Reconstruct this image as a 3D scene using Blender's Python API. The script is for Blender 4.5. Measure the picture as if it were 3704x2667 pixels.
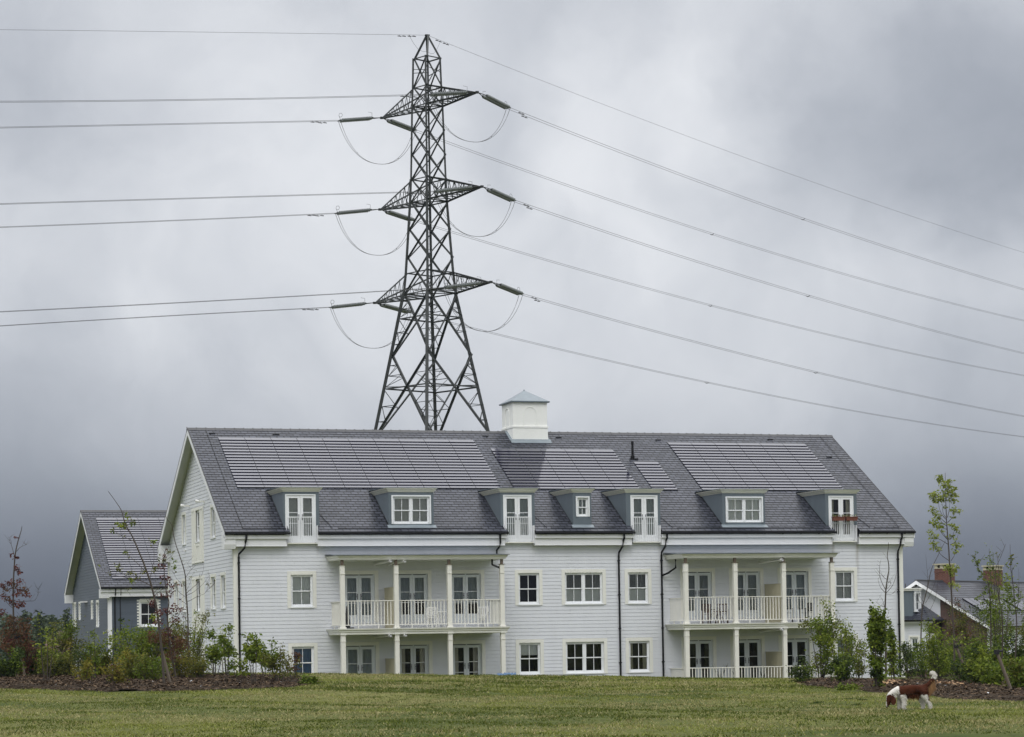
import bpy, bmesh, math, random
import numpy as np
from mathutils import Vector, Matrix, noise as mnoise
for o in list(bpy.data.objects): bpy.data.objects.remove(o)
SC = bpy.context.scene; COL = SC.collection
rnd = random.Random(7)

# ------------------------------------------------------------------ camera
F, SH = 8697.047, 691.669           # focal length and vertical shift in pixels of the 3704 px wide photograph
CAM = np.array([-20.169, -103.347, 2.181])
YAW, PITCH, ROLL = 0.307715, 0.032236, 0.0158
def _axes():
    fw = np.array([math.sin(YAW)*math.cos(PITCH), math.cos(YAW)*math.cos(PITCH), math.sin(PITCH)])
    rt = np.array([math.cos(YAW), -math.sin(YAW), 0.0]); up = np.cross(rt, fw)
    c, s = math.cos(ROLL), math.sin(ROLL)
    return rt*c-up*s, up*c+rt*s, fw
RT, UP, FW = _axes()
cd = bpy.data.cameras.new('camera'); cam = bpy.data.objects.new('camera', cd); COL.objects.link(cam)
cam.matrix_world = Matrix([[RT[0], UP[0], -FW[0], CAM[0]], [RT[1], UP[1], -FW[1], CAM[1]], [RT[2], UP[2], -FW[2], CAM[2]], [0, 0, 0, 1]])
cd.sensor_width = 36; cd.lens = F*36/3704; cd.shift_y = SH/3704; cd.clip_start = 1; cd.clip_end = 5000
SC.camera = cam
def ray(x, y): return FW+RT*(x-1852)/F+UP*(1333.5+SH-y)/F
LAT = np.array([math.cos(YAW), -math.sin(YAW), 0]); DEP = np.array([math.sin(YAW), math.cos(YAW), 0])
def at(x, y, d):                     # a point seen at photo pixel x, y that stands d metres ahead
    r = ray(x, y); return CAM+r*(d/(r@DEP))

# ------------------------------------------------------------------ world, sun, exposure
SUN_EL, SUN_AZ = math.radians(52), math.radians(205)       # azimuth the sun stands at, from +Y clockwise
W = bpy.data.worlds.new('World'); SC.world = W; W.use_nodes = True
nt = W.node_tree; nt.nodes.clear(); N = nt.nodes.new; L = nt.links.new
def mth(t, op, a, b=None, c=None, clamp=False):
    n = t.nodes.new('ShaderNodeMath'); n.operation = op; n.use_clamp = clamp
    for i, v in enumerate((a, b, c)):
        if v is None: continue
        if isinstance(v, (int, float)): n.inputs[i].default_value = v
        else: t.links.new(v, n.inputs[i])
    return n.outputs[0]
tc = N('ShaderNodeTexCoord'); gen = tc.outputs['Generated']
sep = N('ShaderNodeSeparateXYZ'); L(gen, sep.inputs[0])
nz = N('ShaderNodeTexNoise'); nz.inputs['Scale'].default_value = 8; nz.inputs['Detail'].default_value = 9; nz.inputs['Roughness'].default_value = .5
L(gen, nz.inputs['Vector'])
wob = N('ShaderNodeVectorMath'); wob.operation = 'MULTIPLY_ADD'
L(nz.outputs['Color'], wob.inputs[0]); wob.inputs[1].default_value = (.15,)*3
off = N('ShaderNodeVectorMath'); off.operation = 'SUBTRACT'; L(gen, off.inputs[0]); off.inputs[1].default_value = (.075,)*3
L(off.outputs[0], wob.inputs[2])
ramp = N('ShaderNodeValToRGB'); L(mth(nt, 'MULTIPLY', sep.outputs[2], 1.0), ramp.inputs[0])
cr = ramp.color_ramp; cr.interpolation = 'B_SPLINE'
stops = [(0.0, .20), (.02, .21), (.045, .32), (.075, .57), (.11, .68), (.19, .70), (.26, .64), (.40, .74), (.62, 1.0), (1.0, 1.0)]
while len(cr.elements) < len(stops): cr.elements.new(.5)
for e, (p_, v_) in zip(cr.elements, stops):
    e.position = p_; e.color = (v_, v_, v_, 1)
val = None
def blob(px, py, rad, amt, soft=1.0):
    d = ray(px, py); d = d/np.linalg.norm(d)
    dn = N('ShaderNodeVectorMath'); dn.operation = 'DISTANCE'; L(wob.outputs[0], dn.inputs[0]); dn.inputs[1].default_value = tuple(d)
    mr = N('ShaderNodeMapRange'); mr.interpolation_type = 'SMOOTHERSTEP'
    L(dn.outputs['Value'], mr.inputs[0]); mr.inputs[1].default_value = 0; mr.inputs[2].default_value = rad/F
    mr.inputs[3].default_value = 1+amt; mr.inputs[4].default_value = 1
    return mr.outputs[0]
BLOBS = [(3330, 400, 820, -.36), (3640, 640, 560, -.26), (3080, 60, 600, -.14), (3640, 300, 200, .38), (120, 2050, 1250, -.34), (3650, 1900, 1100, -.26),
         (560, 1230, 330, .06), (180, 1330, 420, -.06), (2080, 520, 420, .16), (2600, 420, 380, .18), (2400, 800, 500, .10), (1150, 620, 700, .12), (2000, 1380, 1000, .10),
         (60, 200, 800, -.14), (1950, 200, 420, -.08), (1750, 480, 260, -.12), (2500, 720, 300, -.10), (900, 1350, 300, -.12), (3200, 900, 350, .10)]
for b in BLOBS:
    v = blob(*b); val = v if val is None else mth(nt, 'MULTIPLY', val, v)
n2 = N('ShaderNodeTexNoise'); n2.inputs['Scale'].default_value = 11; n2.inputs['Detail'].default_value = 10; n2.inputs['Roughness'].default_value = .56
L(wob.outputs[0], n2.inputs['Vector'])
val = mth(nt, 'MULTIPLY', val, mth(nt, 'ADD', mth(nt, 'MULTIPLY', n2.outputs['Fac'], .62), .71))
# overhead the cloud is thinner and brighter than low over the house
zen = N('ShaderNodeMapRange'); L(sep.outputs[2], zen.inputs[0]); zen.inputs[1].default_value = .3; zen.inputs[2].default_value = .9; zen.inputs[3].default_value = 1; zen.inputs[4].default_value = 2.1
val = mth(nt, 'MULTIPLY', val, zen.outputs[0])
V_ = mth(nt, 'MULTIPLY', val, ramp.outputs[0]); cc_ = N('ShaderNodeCombineXYZ')        # thin cloud is white, thick cloud slate blue
Vc = mth(nt, 'MINIMUM', V_, 1.0)
for i_, (e_, k_) in enumerate(((.085, .99), (.02, 1.0), (-.095, 1.02))): L(mth(nt, 'MULTIPLY', mth(nt, 'MULTIPLY', V_, k_), mth(nt, 'POWER', Vc, e_)), cc_.inputs[i_])
cl = N('ShaderNodeVectorMath'); cl.operation = 'SCALE'; L(cc_.outputs[0], cl.inputs[0]); cl.inputs['Scale'].default_value = 9.6
sky = N('ShaderNodeTexSky'); sky.sky_type = 'NISHITA'; sky.sun_disc = False; sky.sun_elevation = SUN_EL; sky.sun_rotation = SUN_AZ; sky.air_density = 1; sky.dust_density = 3
sk = N('ShaderNodeVectorMath'); sk.operation = 'SCALE'; L(sky.outputs[0], sk.inputs[0]); sk.inputs['Scale'].default_value = .05
ad = N('ShaderNodeVectorMath'); ad.operation = 'ADD'; L(cl.outputs[0], ad.inputs[0]); L(sk.outputs[0], ad.inputs[1])
bg = N('ShaderNodeBackground'); bg.inputs['Strength'].default_value = .1; L(ad.outputs[0], bg.inputs['Color'])
wo = N('ShaderNodeOutputWorld'); L(bg.outputs[0], wo.inputs[0])
sl = bpy.data.lights.new('sun', 'SUN'); sl.energy = .95; sl.angle = math.radians(24); sl.color = (1, .975, .94)
so = bpy.data.objects.new('sun', sl); COL.objects.link(so)
sd = Vector((math.sin(SUN_AZ)*math.cos(SUN_EL), math.cos(SUN_AZ)*math.cos(SUN_EL), math.sin(SUN_EL)))
so.rotation_euler = sd.to_track_quat('Z', 'Y').to_euler(); so.location = (0, -60, 60)
SC.view_settings.view_transform = 'Standard'; SC.view_settings.look = 'None'; SC.view_settings.exposure = 0.0; SC.view_settings.gamma = 1
SC.render.engine = 'CYCLES'

# ------------------------------------------------------------------ materials
MT = {}
def mat(name, col=(.5, .5, .5), rough=.6, metal=0, ior=1.45, nscale=0, namt=.12, stretch=(1, 1, 1), bump=0, bscale=30, rand=0, spec=.5):
    m = bpy.data.materials.new(name); m.use_nodes = True; t = m.node_tree; b = t.nodes['Principled BSDF']
    b.inputs['Roughness'].default_value = rough; b.inputs['Metallic'].default_value = metal; b.inputs['IOR'].default_value = ior
    b.inputs['Specular IOR Level'].default_value = spec
    c4 = (*col, 1); b.inputs['Base Color'].default_value = c4
    if nscale or rand:
        v = None
        if nscale:
            g = t.nodes.new('ShaderNodeTexCoord'); mp = t.nodes.new('ShaderNodeMapping'); mp.inputs['Scale'].default_value = stretch
            t.links.new(g.outputs['Object'], mp.inputs[0])
            n = t.nodes.new('ShaderNodeTexNoise'); n.inputs['Scale'].default_value = nscale; n.inputs['Detail'].default_value = 6; n.inputs['Roughness'].default_value = .65
            t.links.new(mp.outputs[0], n.inputs['Vector'])
            v = mth(t, 'ADD', mth(t, 'MULTIPLY', mth(t, 'SUBTRACT', n.outputs['Fac'], .5), namt*4), 1)
        if rand:
            gi = t.nodes.new('ShaderNodeNewGeometry')
            r_ = mth(t, 'ADD', mth(t, 'MULTIPLY', mth(t, 'SUBTRACT', gi.outputs['Random Per Island'], .5), rand*2), 1)
            v = r_ if v is None else mth(t, 'MULTIPLY', v, r_)
        s = t.nodes.new('ShaderNodeVectorMath'); s.operation = 'SCALE'; s.inputs[0].default_value = col; t.links.new(v, s.inputs['Scale'])
        t.links.new(s.outputs[0], b.inputs['Base Color'])
    if bump:
        g = t.nodes.new('ShaderNodeTexCoord'); n = t.nodes.new('ShaderNodeTexNoise'); n.inputs['Scale'].default_value = bscale; n.inputs['Detail'].default_value = 4
        t.links.new(g.outputs['Object'], n.inputs['Vector']); bp = t.nodes.new('ShaderNodeBump'); bp.inputs['Strength'].default_value = bump; bp.inputs['Distance'].default_value = .02
        t.links.new(n.outputs['Fac'], bp.inputs['Height']); t.links.new(bp.outputs[0], b.inputs['Normal'])
    MT[name] = m; return m
mat('white_board', (.645, .665, .705), .5, nscale=1.0, namt=.045, stretch=(1.6, 1.6, .3), rand=.014)
def stains():                            # brown run-off marks below the ends of the dormer door sills
    t = MT['white_board'].node_tree; b = t.nodes['Principled BSDF']; src = b.inputs['Base Color'].links[0].from_socket
    g = t.nodes.new('ShaderNodeTexCoord'); sp = t.nodes.new('ShaderNodeSeparateXYZ'); t.links.new(g.outputs['Object'], sp.inputs[0]); n = t.nodes.new('ShaderNodeTexNoise'); n.inputs['Scale'].default_value = 5; n.inputs['Detail'].default_value = 5
    mp = t.nodes.new('ShaderNodeMapping'); mp.inputs['Scale'].default_value = (3, 1, .35); t.links.new(g.outputs['Object'], mp.inputs[0]); t.links.new(mp.outputs[0], n.inputs['Vector']); tot = None
    for x, a, zb, w in ((28.55, .8, 5.0, .13), (29.80, .9, 4.2, .13), (3.70, .45, 5.7, .10), (2.35, .25, 5.9, .10), (13.68, .35, 5.6, .10), (19.8, .35, 5.6, .10), (12.0, .3, 3.0, .06)):
        dx = mth(t, 'ABSOLUTE', mth(t, 'SUBTRACT', sp.outputs[0], x)); k = mth(t, 'SUBTRACT', 1, mth(t, 'DIVIDE', dx, w), clamp=True); f = mth(t, 'DIVIDE', mth(t, 'SUBTRACT', sp.outputs[2], zb), 6.4-zb, clamp=True)
        v = mth(t, 'MULTIPLY', mth(t, 'MULTIPLY', k, f), a); tot = v if tot is None else mth(t, 'ADD', tot, v)
    base = mth(t, 'DIVIDE', mth(t, 'SUBTRACT', .75, sp.outputs[2]), 1.1, clamp=True)
    tot = mth(t, 'ADD', mth(t, 'MULTIPLY', tot, mth(t, 'MULTIPLY', n.outputs['Fac'], 1.5)), mth(t, 'MULTIPLY', mth(t, 'MULTIPLY', base, n.outputs['Fac']), .35))
    mx = t.nodes.new('ShaderNodeMix'); mx.data_type = 'RGBA'; t.links.new(tot, mx.inputs[0]); t.links.new(src, mx.inputs[6]); mx.inputs[7].default_value = (.26, .24, .19, 1); t.links.new(mx.outputs[2], b.inputs['Base Color'])
stains()
mat('cream_trim', (.74, .74, .69), .5, nscale=2, namt=.05)
mat('white_fascia', (.74, .75, .77), .4, nscale=1.2, namt=.04, stretch=(.3, 1, 1))
mat('sash_white', (.78, .80, .82), .35)
mat('rail_cream', (.72, .71, .65), .45, nscale=3, namt=.05)
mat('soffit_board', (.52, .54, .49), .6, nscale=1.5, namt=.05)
mat('tower_render', (.82, .83, .80), .6, nscale=1.5, namt=.04)
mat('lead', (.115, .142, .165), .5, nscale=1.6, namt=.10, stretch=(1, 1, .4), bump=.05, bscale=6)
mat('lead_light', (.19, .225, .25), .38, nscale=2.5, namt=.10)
mat('mossy_trim', (.60, .60, .52), .6, nscale=9, namt=.16)
mat('gutter_black', (.008, .008, .009), .35, spec=.3)
mat('ridge_tile', (.085, .085, .088), .6, nscale=3, namt=.12)
mat('grey_board', (.080, .098, .125), .5, nscale=1, namt=.06, stretch=(.4, 1, 2), rand=.04)
mat('stub_wood', (.13, .10, .075), .8, nscale=12, namt=.15)
mat('door_paint', (.62, .66, .69), .4)
mat('shade_black', (.012, .013, .014), .9)  # near-black colour standing in for shade behind openings and in hollows
mat('blind_white', (.86, .87, .84), .6)
mat('blind_cool', (.42, .46, .46), .7)
mat('curtain_cream', (.60, .57, .47), .8, nscale=9, namt=.12, stretch=(4, 4, .2))
mat('net_curtain', (.33, .37, .38), .8, nscale=7, namt=.15, stretch=(3, 3, .3))
mat('blue_blind', (.13, .22, .38), .7)
mat('divider', (.46, .43, .31), .7, nscale=3, namt=.06, stretch=(4, 4, .3))
mat('terracotta', (.16, .055, .036), .7, nscale=8, namt=.1)
mat('plastic_white', (.8, .8, .8), .3)
mat('dark_metal', (.03, .03, .033), .4)
mat('handle_metal', (.10, .10, .11), .35, metal=.6)
mat('teak', (.060, .032, .020), .6, nscale=9, namt=.15)
mat('steel', (.050, .054, .053), .55, metal=.2, nscale=1.2, namt=.12)
mat('steel_dark', (.022, .024, .024), .6, nscale=1.2, namt=.12)
mat('porcelain', (.19, .205, .205), .4)
mat('wire', (.06, .06, .063), .5)
mat('bark', (.060, .048, .038), .85, nscale=20, namt=.2)
mat('bark_green', (.075, .085, .055), .85, nscale=20, namt=.2)
mat('stake', (.13, .105, .08), .85, nscale=14, namt=.18, stretch=(1, 1, .2))
mat('rubber_tie', (.012, .012, .014), .7)
mat('mulch', (.036, .025, .015), .95, nscale=9, namt=.30, bump=.6, bscale=25, spec=.15)
mat('chip_dark', (.034, .022, .013), .95, rand=.6, spec=.15)
mat('chip', (.100, .068, .042), .9, rand=.7, spec=.15)
mat('chip_fresh', (.34, .21, .11), .9, rand=.3)
mat('litter', (.5, .52, .55), .5)
mat('petal', (.62, .60, .46), .7)

def foliage(name, c1, c2, rough=.55, trans=.35):
    m = bpy.data.materials.new(name); m.use_nodes = True; t = m.node_tree; b = t.nodes['Principled BSDF']; o = t.nodes['Material Output']
    gi = t.nodes.new('ShaderNodeNewGeometry'); r = t.nodes.new('ShaderNodeValToRGB'); t.links.new(gi.outputs['Random Per Island'], r.inputs[0])
    r.color_ramp.elements[0].color = (*c1, 1); r.color_ramp.elements[1].color = (*c2, 1)
    t.links.new(r.outputs[0], b.inputs['Base Color']); b.inputs['Roughness'].default_value = rough; b.inputs['Specular IOR Level'].default_value = .12
    tr = t.nodes.new('ShaderNodeBsdfTranslucent'); t.links.new(r.outputs[0], tr.inputs[0])
    mx = t.nodes.new('ShaderNodeMixShader'); mx.inputs[0].default_value = trans; t.links.new(b.outputs[0], mx.inputs[1]); t.links.new(tr.outputs[0], mx.inputs[2]); t.links.new(mx.outputs[0], o.inputs[0])
    MT[name] = m
foliage('leaf_green', (.050, .085, .008), (.165, .220, .028))
foliage('leaf_lime', (.10, .14, .014), (.26, .31, .045))
foliage('leaf_olive', (.062, .072, .012), (.175, .180, .036))
foliage('leaf_dark', (.020, .036, .010), (.062, .092, .022))
foliage('leaf_yellow', (.12, .12, .018), (.26, .22, .035))
foliage('leaf_ash', (.16, .20, .035), (.33, .37, .09))
foliage('leaf_red', (.060, .020, .020), (.17, .065, .050))
foliage('leaf_brown', (.075, .038, .020), (.150, .080, .042))
foliage('leaf_far', (.026, .040, .020), (.060, .080, .036), trans=.1)
foliage('grass_blade', (.115, .138, .022), (.275, .295, .072), trans=.3)
foliage('grass_deep', (.030, .050, .005), (.125, .150, .024), trans=.3)
foliage('grass_straw', (.20, .18, .065), (.42, .38, .19), trans=.3)

# slates: courses are modelled, the joints within a course come from the brick pattern in UV (u per slate, v per course)
def brickmat(name, c1, c2, mortar, mw, rough, spec=.5, bias=0.0, offset=.5, stain=.10, msize=.02, bump=.0):
    m = bpy.data.materials.new(name); m.use_nodes = True; t = m.node_tree; b = t.nodes['Principled BSDF']
    uv = t.nodes.new('ShaderNodeUVMap'); br = t.nodes.new('ShaderNodeTexBrick'); t.links.new(uv.outputs[0], br.inputs[0])
    br.offset = offset; br.inputs['Scale'].default_value = 1; br.inputs['Brick Width'].default_value = 1; br.inputs['Row Height'].default_value = 1
    br.inputs['Mortar Size'].default_value = msize; br.inputs['Mortar Smooth'].default_value = .1; br.inputs['Bias'].default_value = bias
    br.inputs['Color1'].default_value = (*c1, 1); br.inputs['Color2'].default_value = (*c2, 1); br.inputs['Mortar'].default_value = (*mortar, 1)
    g = t.nodes.new('ShaderNodeTexCoord'); n = t.nodes.new('ShaderNodeTexNoise'); n.inputs['Scale'].default_value = .55; n.inputs['Detail'].default_value = 8; n.inputs['Roughness'].default_value = .7
    t.links.new(g.outputs['Object'], n.inputs['Vector'])
    v = mth(t, 'ADD', mth(t, 'MULTIPLY', mth(t, 'SUBTRACT', n.outputs['Fac'], .5), stain*4), 1)
    s = t.nodes.new('ShaderNodeVectorMath'); s.operation = 'SCALE'; t.links.new(br.outputs[0], s.inputs[0]); t.links.new(v, s.inputs['Scale']); t.links.new(s.outputs[0], b.inputs['Base Color'])
    b.inputs['Roughness'].default_value = rough; b.inputs['Specular IOR Level'].default_value = spec
    t.links.new(mth(t, 'ADD', mth(t, 'MULTIPLY', n.outputs['Fac'], .25), rough-.12), b.inputs['Roughness'])
    MT[name] = m
brickmat('slate', (.030, .033, .045), (.064, .069, .088), (.006, .006, .008), 1, .36, stain=.14, msize=.085, spec=.26)
brickmat('brick_brown', (.075, .042, .036), (.115, .062, .050), (.10, .09, .08), 1, .8, msize=.05)
brickmat('brick_red', (.105, .034, .024), (.150, .052, .034), (.14, .11, .09), 1, .8, msize=.06)
# solar slates: dark glass, each about 1.25 m long
def solarmat():
    m = bpy.data.materials.new('solar_glass'); m.use_nodes = True; t = m.node_tree; b = t.nodes['Principled BSDF']
    g = t.nodes.new('ShaderNodeTexCoord'); mp = t.nodes.new('ShaderNodeMapping'); mp.inputs['Scale'].default_value = (1.6, .35, .35); t.links.new(g.outputs['Object'], mp.inputs[0])
    n = t.nodes.new('ShaderNodeTexNoise'); n.inputs['Scale'].default_value = 1.2; n.inputs['Detail'].default_value = 6; n.inputs['Roughness'].default_value = .7; t.links.new(mp.outputs[0], n.inputs['Vector'])
    gi = t.nodes.new('ShaderNodeNewGeometry')
    v = mth(t, 'ADD', mth(t, 'MULTIPLY', mth(t, 'SUBTRACT', n.outputs['Fac'], .5), .20), mth(t, 'ADD', mth(t, 'MULTIPLY', gi.outputs['Random Per Island'], .05), .10))
    t.links.new(v, b.inputs['Roughness']); b.inputs['Base Color'].default_value = (.028, .028, .050, 1); b.inputs['IOR'].default_value = 2.12; b.inputs['Specular IOR Level'].default_value = .5
    bp = t.nodes.new('ShaderNodeBump'); bp.inputs['Strength'].default_value = .03; bp.inputs['Distance'].default_value = .02; t.links.new(n.outputs['Fac'], bp.inputs['Height']); t.links.new(bp.outputs[0], b.inputs['Normal'])
    MT['solar_glass'] = m
solarmat()
def glassmat():
    m = bpy.data.materials.new('window_glass'); m.use_nodes = True; t = m.node_tree; t.nodes.remove(t.nodes['Principled BSDF']); o = t.nodes['Material Output']
    tr = t.nodes.new('ShaderNodeBsdfTransparent'); tr.inputs[0].default_value = (.90, .93, .93, 1); gl = t.nodes.new('ShaderNodeBsdfGlossy'); gl.inputs['Roughness'].default_value = .03
    fr = t.nodes.new('ShaderNodeFresnel'); fr.inputs[0].default_value = 1.6
    mx = t.nodes.new('ShaderNodeMixShader'); t.links.new(fr.outputs[0], mx.inputs[0]); t.links.new(tr.outputs[0], mx.inputs[1]); t.links.new(gl.outputs[0], mx.inputs[2]); t.links.new(mx.outputs[0], o.inputs[0])
    MT['window_glass'] = m
glassmat()

# ------------------------------------------------------------------ mesh helpers
class MB:
    def __init__(s, M=None): s.v = []; s.f = []; s.mi = []; s.uv = {}; s.mats = []; s.M = M
    def mat(s, n):
        if n not in s.mats: s.mats.append(n)
        return s.mats.index(n)
    def verts(s, pts):
        b = len(s.v)
        for p in pts:
            p = Vector(p); s.v.append(tuple(s.M @ p) if s.M else tuple(p))
        return b
    def face(s, pts, m, uv=None):
        b = s.verts(pts); s.f.append(tuple(range(b, b+len(pts)))); s.mi.append(s.mat(m))
        if uv: s.uv[len(s.f)-1] = uv
    def box(s, x0, x1, y0, y1, z0, z1, m, top=None):
        b = s.verts([(x0, y0, z0), (x1, y0, z0), (x1, y1, z0), (x0, y1, z0), (x0, y0, z1), (x1, y0, z1), (x1, y1, z1), (x0, y1, z1)])
        k = s.mat(m)
        for q in ((0, 3, 2, 1), (4, 5, 6, 7), (0, 1, 5, 4), (1, 2, 6, 5), (2, 3, 7, 6), (3, 0, 4, 7)):
            s.f.append(tuple(b+i for i in q)); s.mi.append(k)
    def prism(s, poly, ext, m):          # poly: points; ext: vector to sweep along
        e = Vector(ext); n = len(poly); b = s.verts(poly); c = s.verts([Vector(p)+e for p in poly]); k = s.mat(m)
        s.f.append(tuple(range(b+n-1, b-1, -1))); s.mi.append(k); s.f.append(tuple(range(c, c+n))); s.mi.append(k)
        for i in range(n):
            j = (i+1) % n; s.f.append((b+i, b+j, c+j, c+i)); s.mi.append(k)
    def tube(s, pts, r, m, n=5, cap=True):
        pts = [Vector(p) for p in pts]; rs = r if isinstance(r, (list, tuple)) else [r]*len(pts); k = s.mat(m); rings = []
        for i, p in enumerate(pts):
            d = (pts[min(i+1, len(pts)-1)]-pts[max(i-1, 0)]).normalized()
            a = d.cross(Vector((0, 0, 1)) if abs(d.z) < .9 else Vector((1, 0, 0))).normalized(); b = d.cross(a)
            rings.append(s.verts([p+(a*math.cos(2*math.pi*j/n)+b*math.sin(2*math.pi*j/n))*rs[i] for j in range(n)]))
        for i in range(len(rings)-1):
            for j in range(n):
                s.f.append((rings[i]+j, rings[i]+(j+1) % n, rings[i+1]+(j+1) % n, rings[i+1]+j)); s.mi.append(k)
        if cap:
            s.f.append(tuple(rings[0]+j for j in range(n-1, -1, -1))); s.mi.append(k); s.f.append(tuple(rings[-1]+j for j in range(n))); s.mi.append(k)
    def lathe(s, a, b, prof, m, n=8):    # prof: (t along a->b, radius)
        a = Vector(a); b = Vector(b); s.tube([a.lerp(b, t) for t, _ in prof], [r for _, r in prof], m, n)
    def build(s, name, parent=None, smooth=False):
        me = bpy.data.meshes.new(name); me.from_pydata(s.v, [], s.f)
        for n in s.mats: me.materials.append(MT[n])
        me.polygons.foreach_set('material_index', s.mi)
        if smooth: me.polygons.foreach_set('use_smooth', [True]*len(s.f))
        if s.uv:
            u = me.uv_layers.new(name='UVMap')
            for fi, co in s.uv.items():
                for li, c in zip(me.polygons[fi].loop_indices, co): u.data[li].uv = c
        me.update(); o = bpy.data.objects.new(name, me); COL.objects.link(o)
        if parent is not None: adopt(o, parent)
        return o
ROOTLOC = {}
def wloc(o):
    v = Vector(o.location) if o.type == 'EMPTY' else Vector((0, 0, 0))
    return v
def adopt(o, parent):                    # child meshes keep world coordinates
    o.parent = parent; o.matrix_parent_inverse = Matrix.Translation(wloc(parent)).inverted()
def thing(name, label, cat, loc, group=None):
    o = bpy.data.objects.new(name, None); COL.objects.link(o); o.location = loc; o.empty_display_size = .3
    o['label'] = label; o['category'] = cat
    if group: o['group'] = group
    return o
def tag(o, label, cat, group=None):
    o['label'] = label; o['category'] = cat
    if group: o['group'] = group
    return o
def struct(o): o['kind'] = 'structure'; return o
def npmesh(name, V, Fc, mats, mi=None, parent=None, smooth=False):   # numpy arrays, all faces same size
    me = bpy.data.meshes.new(name); k = Fc.shape[1]
    me.vertices.add(len(V)); me.vertices.foreach_set('co', V.astype(np.float32).ravel())
    me.loops.add(Fc.size); me.loops.foreach_set('vertex_index', Fc.astype(np.int32).ravel())
    me.polygons.add(len(Fc)); me.polygons.foreach_set('loop_start', np.arange(0, Fc.size, k, dtype=np.int32))
    for n in mats: me.materials.append(MT[n])
    if mi is not None: me.polygons.foreach_set('material_index', mi.astype(np.int32))
    if smooth: me.polygons.foreach_set('use_smooth', [True]*len(Fc))
    me.update(calc_edges=True); me.validate(); o = bpy.data.objects.new(name, me); COL.objects.link(o)
    if parent is not None: adopt(o, parent)
    return o

# ------------------------------------------------------------------ ground
def sm(t): t = np.clip(t, 0, 1); return t*t*(3-2*t)
def zg(X, Y):
    X = np.asarray(X, float); Y = np.asarray(Y, float)
    dc = np.clip(1.35+.0285*(X-1), .90, 2.02)
    t = (Y+58)/50.0
    drop = 1.60+(dc-1.60)*sm(t)
    lum = .035*np.sin(X*.55+1.3)*np.sin(Y*.37)+.022*np.sin(X*1.7+Y*.9)+.012*np.sin(X*3.1-Y*2.3)
    z = CAM[2]-drop+lum*np.clip((Y+100)/60, 0, 1)
    k = sm((Y+8)/4.2)
    z = z*(1-k)+(-.36)*k
    k2 = sm((Y-17)/10); z = z*(1-k2)+(-1.0)*k2
    k3 = sm((Y-60)/260); z = z*(1-k3)+(-5.0)*k3
    return z
def gpt(px, py):                         # where the line of sight through a pixel meets the ground
    r = ray(px, py); lo, hi = 20., 400.
    for d in np.arange(30, 300, .5):
        p = CAM+r*(d/(r@DEP))
        if p[2] < float(zg(p[0], p[1])): break
    lo = d-.5; hi = d
    for _ in range(20):
        m_ = (lo+hi)/2; p = CAM+r*(m_/(r@DEP))
        if p[2] < float(zg(p[0], p[1])): hi = m_
        else: lo = m_
    p = CAM+r*(hi/(r@DEP)); return np.array([p[0], p[1], float(zg(p[0], p[1]))]), hi
def axis_(lo, hi, step, far):
    a = list(np.arange(lo, hi+1e-6, step)); s = step; b = hi
    while b < far: s *= 1.35; b += s; a.append(b)
    s = step; b = lo
    while b > -far: s *= 1.35; b -= s; a.insert(0, b)
    return np.array(a)
gx, gy = axis_(-45, 62, .6, 2200), axis_(-95, 2, .6, 2200)
GX, GY = np.meshgrid(gx, gy); GZ = zg(GX, GY)
nx, ny = len(gx), len(gy); idx = np.arange(nx*ny).reshape(ny, nx)
Fq = np.stack([idx[:-1, :-1], idx[:-1, 1:], idx[1:, 1:], idx[1:, :-1]], -1).reshape(-1, 4)
def lawnmat():
    m = bpy.data.materials.new('lawn'); m.use_nodes = True; t = m.node_tree; b = t.nodes['Principled BSDF']; b.inputs['Roughness'].default_value = .9; b.inputs['Specular IOR Level'].default_value = .15
    g = t.nodes.new('ShaderNodeTexCoord')
    def nse(sc, st=(1, 1, 1), det=5):
        mp = t.nodes.new('ShaderNodeMapping'); mp.inputs['Scale'].default_value = st; mp.inputs['Rotation'].default_value = (0, 0, YAW); t.links.new(g.outputs['Object'], mp.inputs[0])
        n = t.nodes.new('ShaderNodeTexNoise'); n.inputs['Scale'].default_value = sc; n.inputs['Detail'].default_value = det; n.inputs['Roughness'].default_value = .65; t.links.new(mp.outputs[0], n.inputs['Vector']); return n.outputs['Fac']
    r = t.nodes.new('ShaderNodeValToRGB'); t.links.new(nse(.16, (1, .55, 1)), r.inputs[0])
    r.color_ramp.elements[0].position = .36; r.color_ramp.elements[0].color = (.045, .062, .008, 1); r.color_ramp.elements[1].position = .66; r.color_ramp.elements[1].color = (.125, .128, .034, 1)
    r2 = t.nodes.new('ShaderNodeMapRange'); t.links.new(nse(6, (1, .5, 1)), r2.inputs[0]); r2.inputs[1].default_value = .25; r2.inputs[2].default_value = .75; r2.inputs[3].default_value = .55; r2.inputs[4].default_value = 1.4
    s = t.nodes.new('ShaderNodeVectorMath'); s.operation = 'SCALE'; t.links.new(r.outputs[0], s.inputs[0]); t.links.new(r2.outputs[0], s.inputs['Scale']); t.links.new(s.outputs[0], b.inputs['Base Color'])
    bp = t.nodes.new('ShaderNodeBump'); bp.inputs['Strength'].default_value = .8; bp.inputs['Distance'].default_value = .04; t.links.new(nse(14), bp.inputs['Height']); t.links.new(bp.outputs[0], b.inputs['Normal'])
    MT['lawn'] = m
lawnmat()
lawn = struct(npmesh('lawn', np.stack([GX, GY, GZ], -1).reshape(-1, 3), Fq, ['lawn'], smooth=True))

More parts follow.
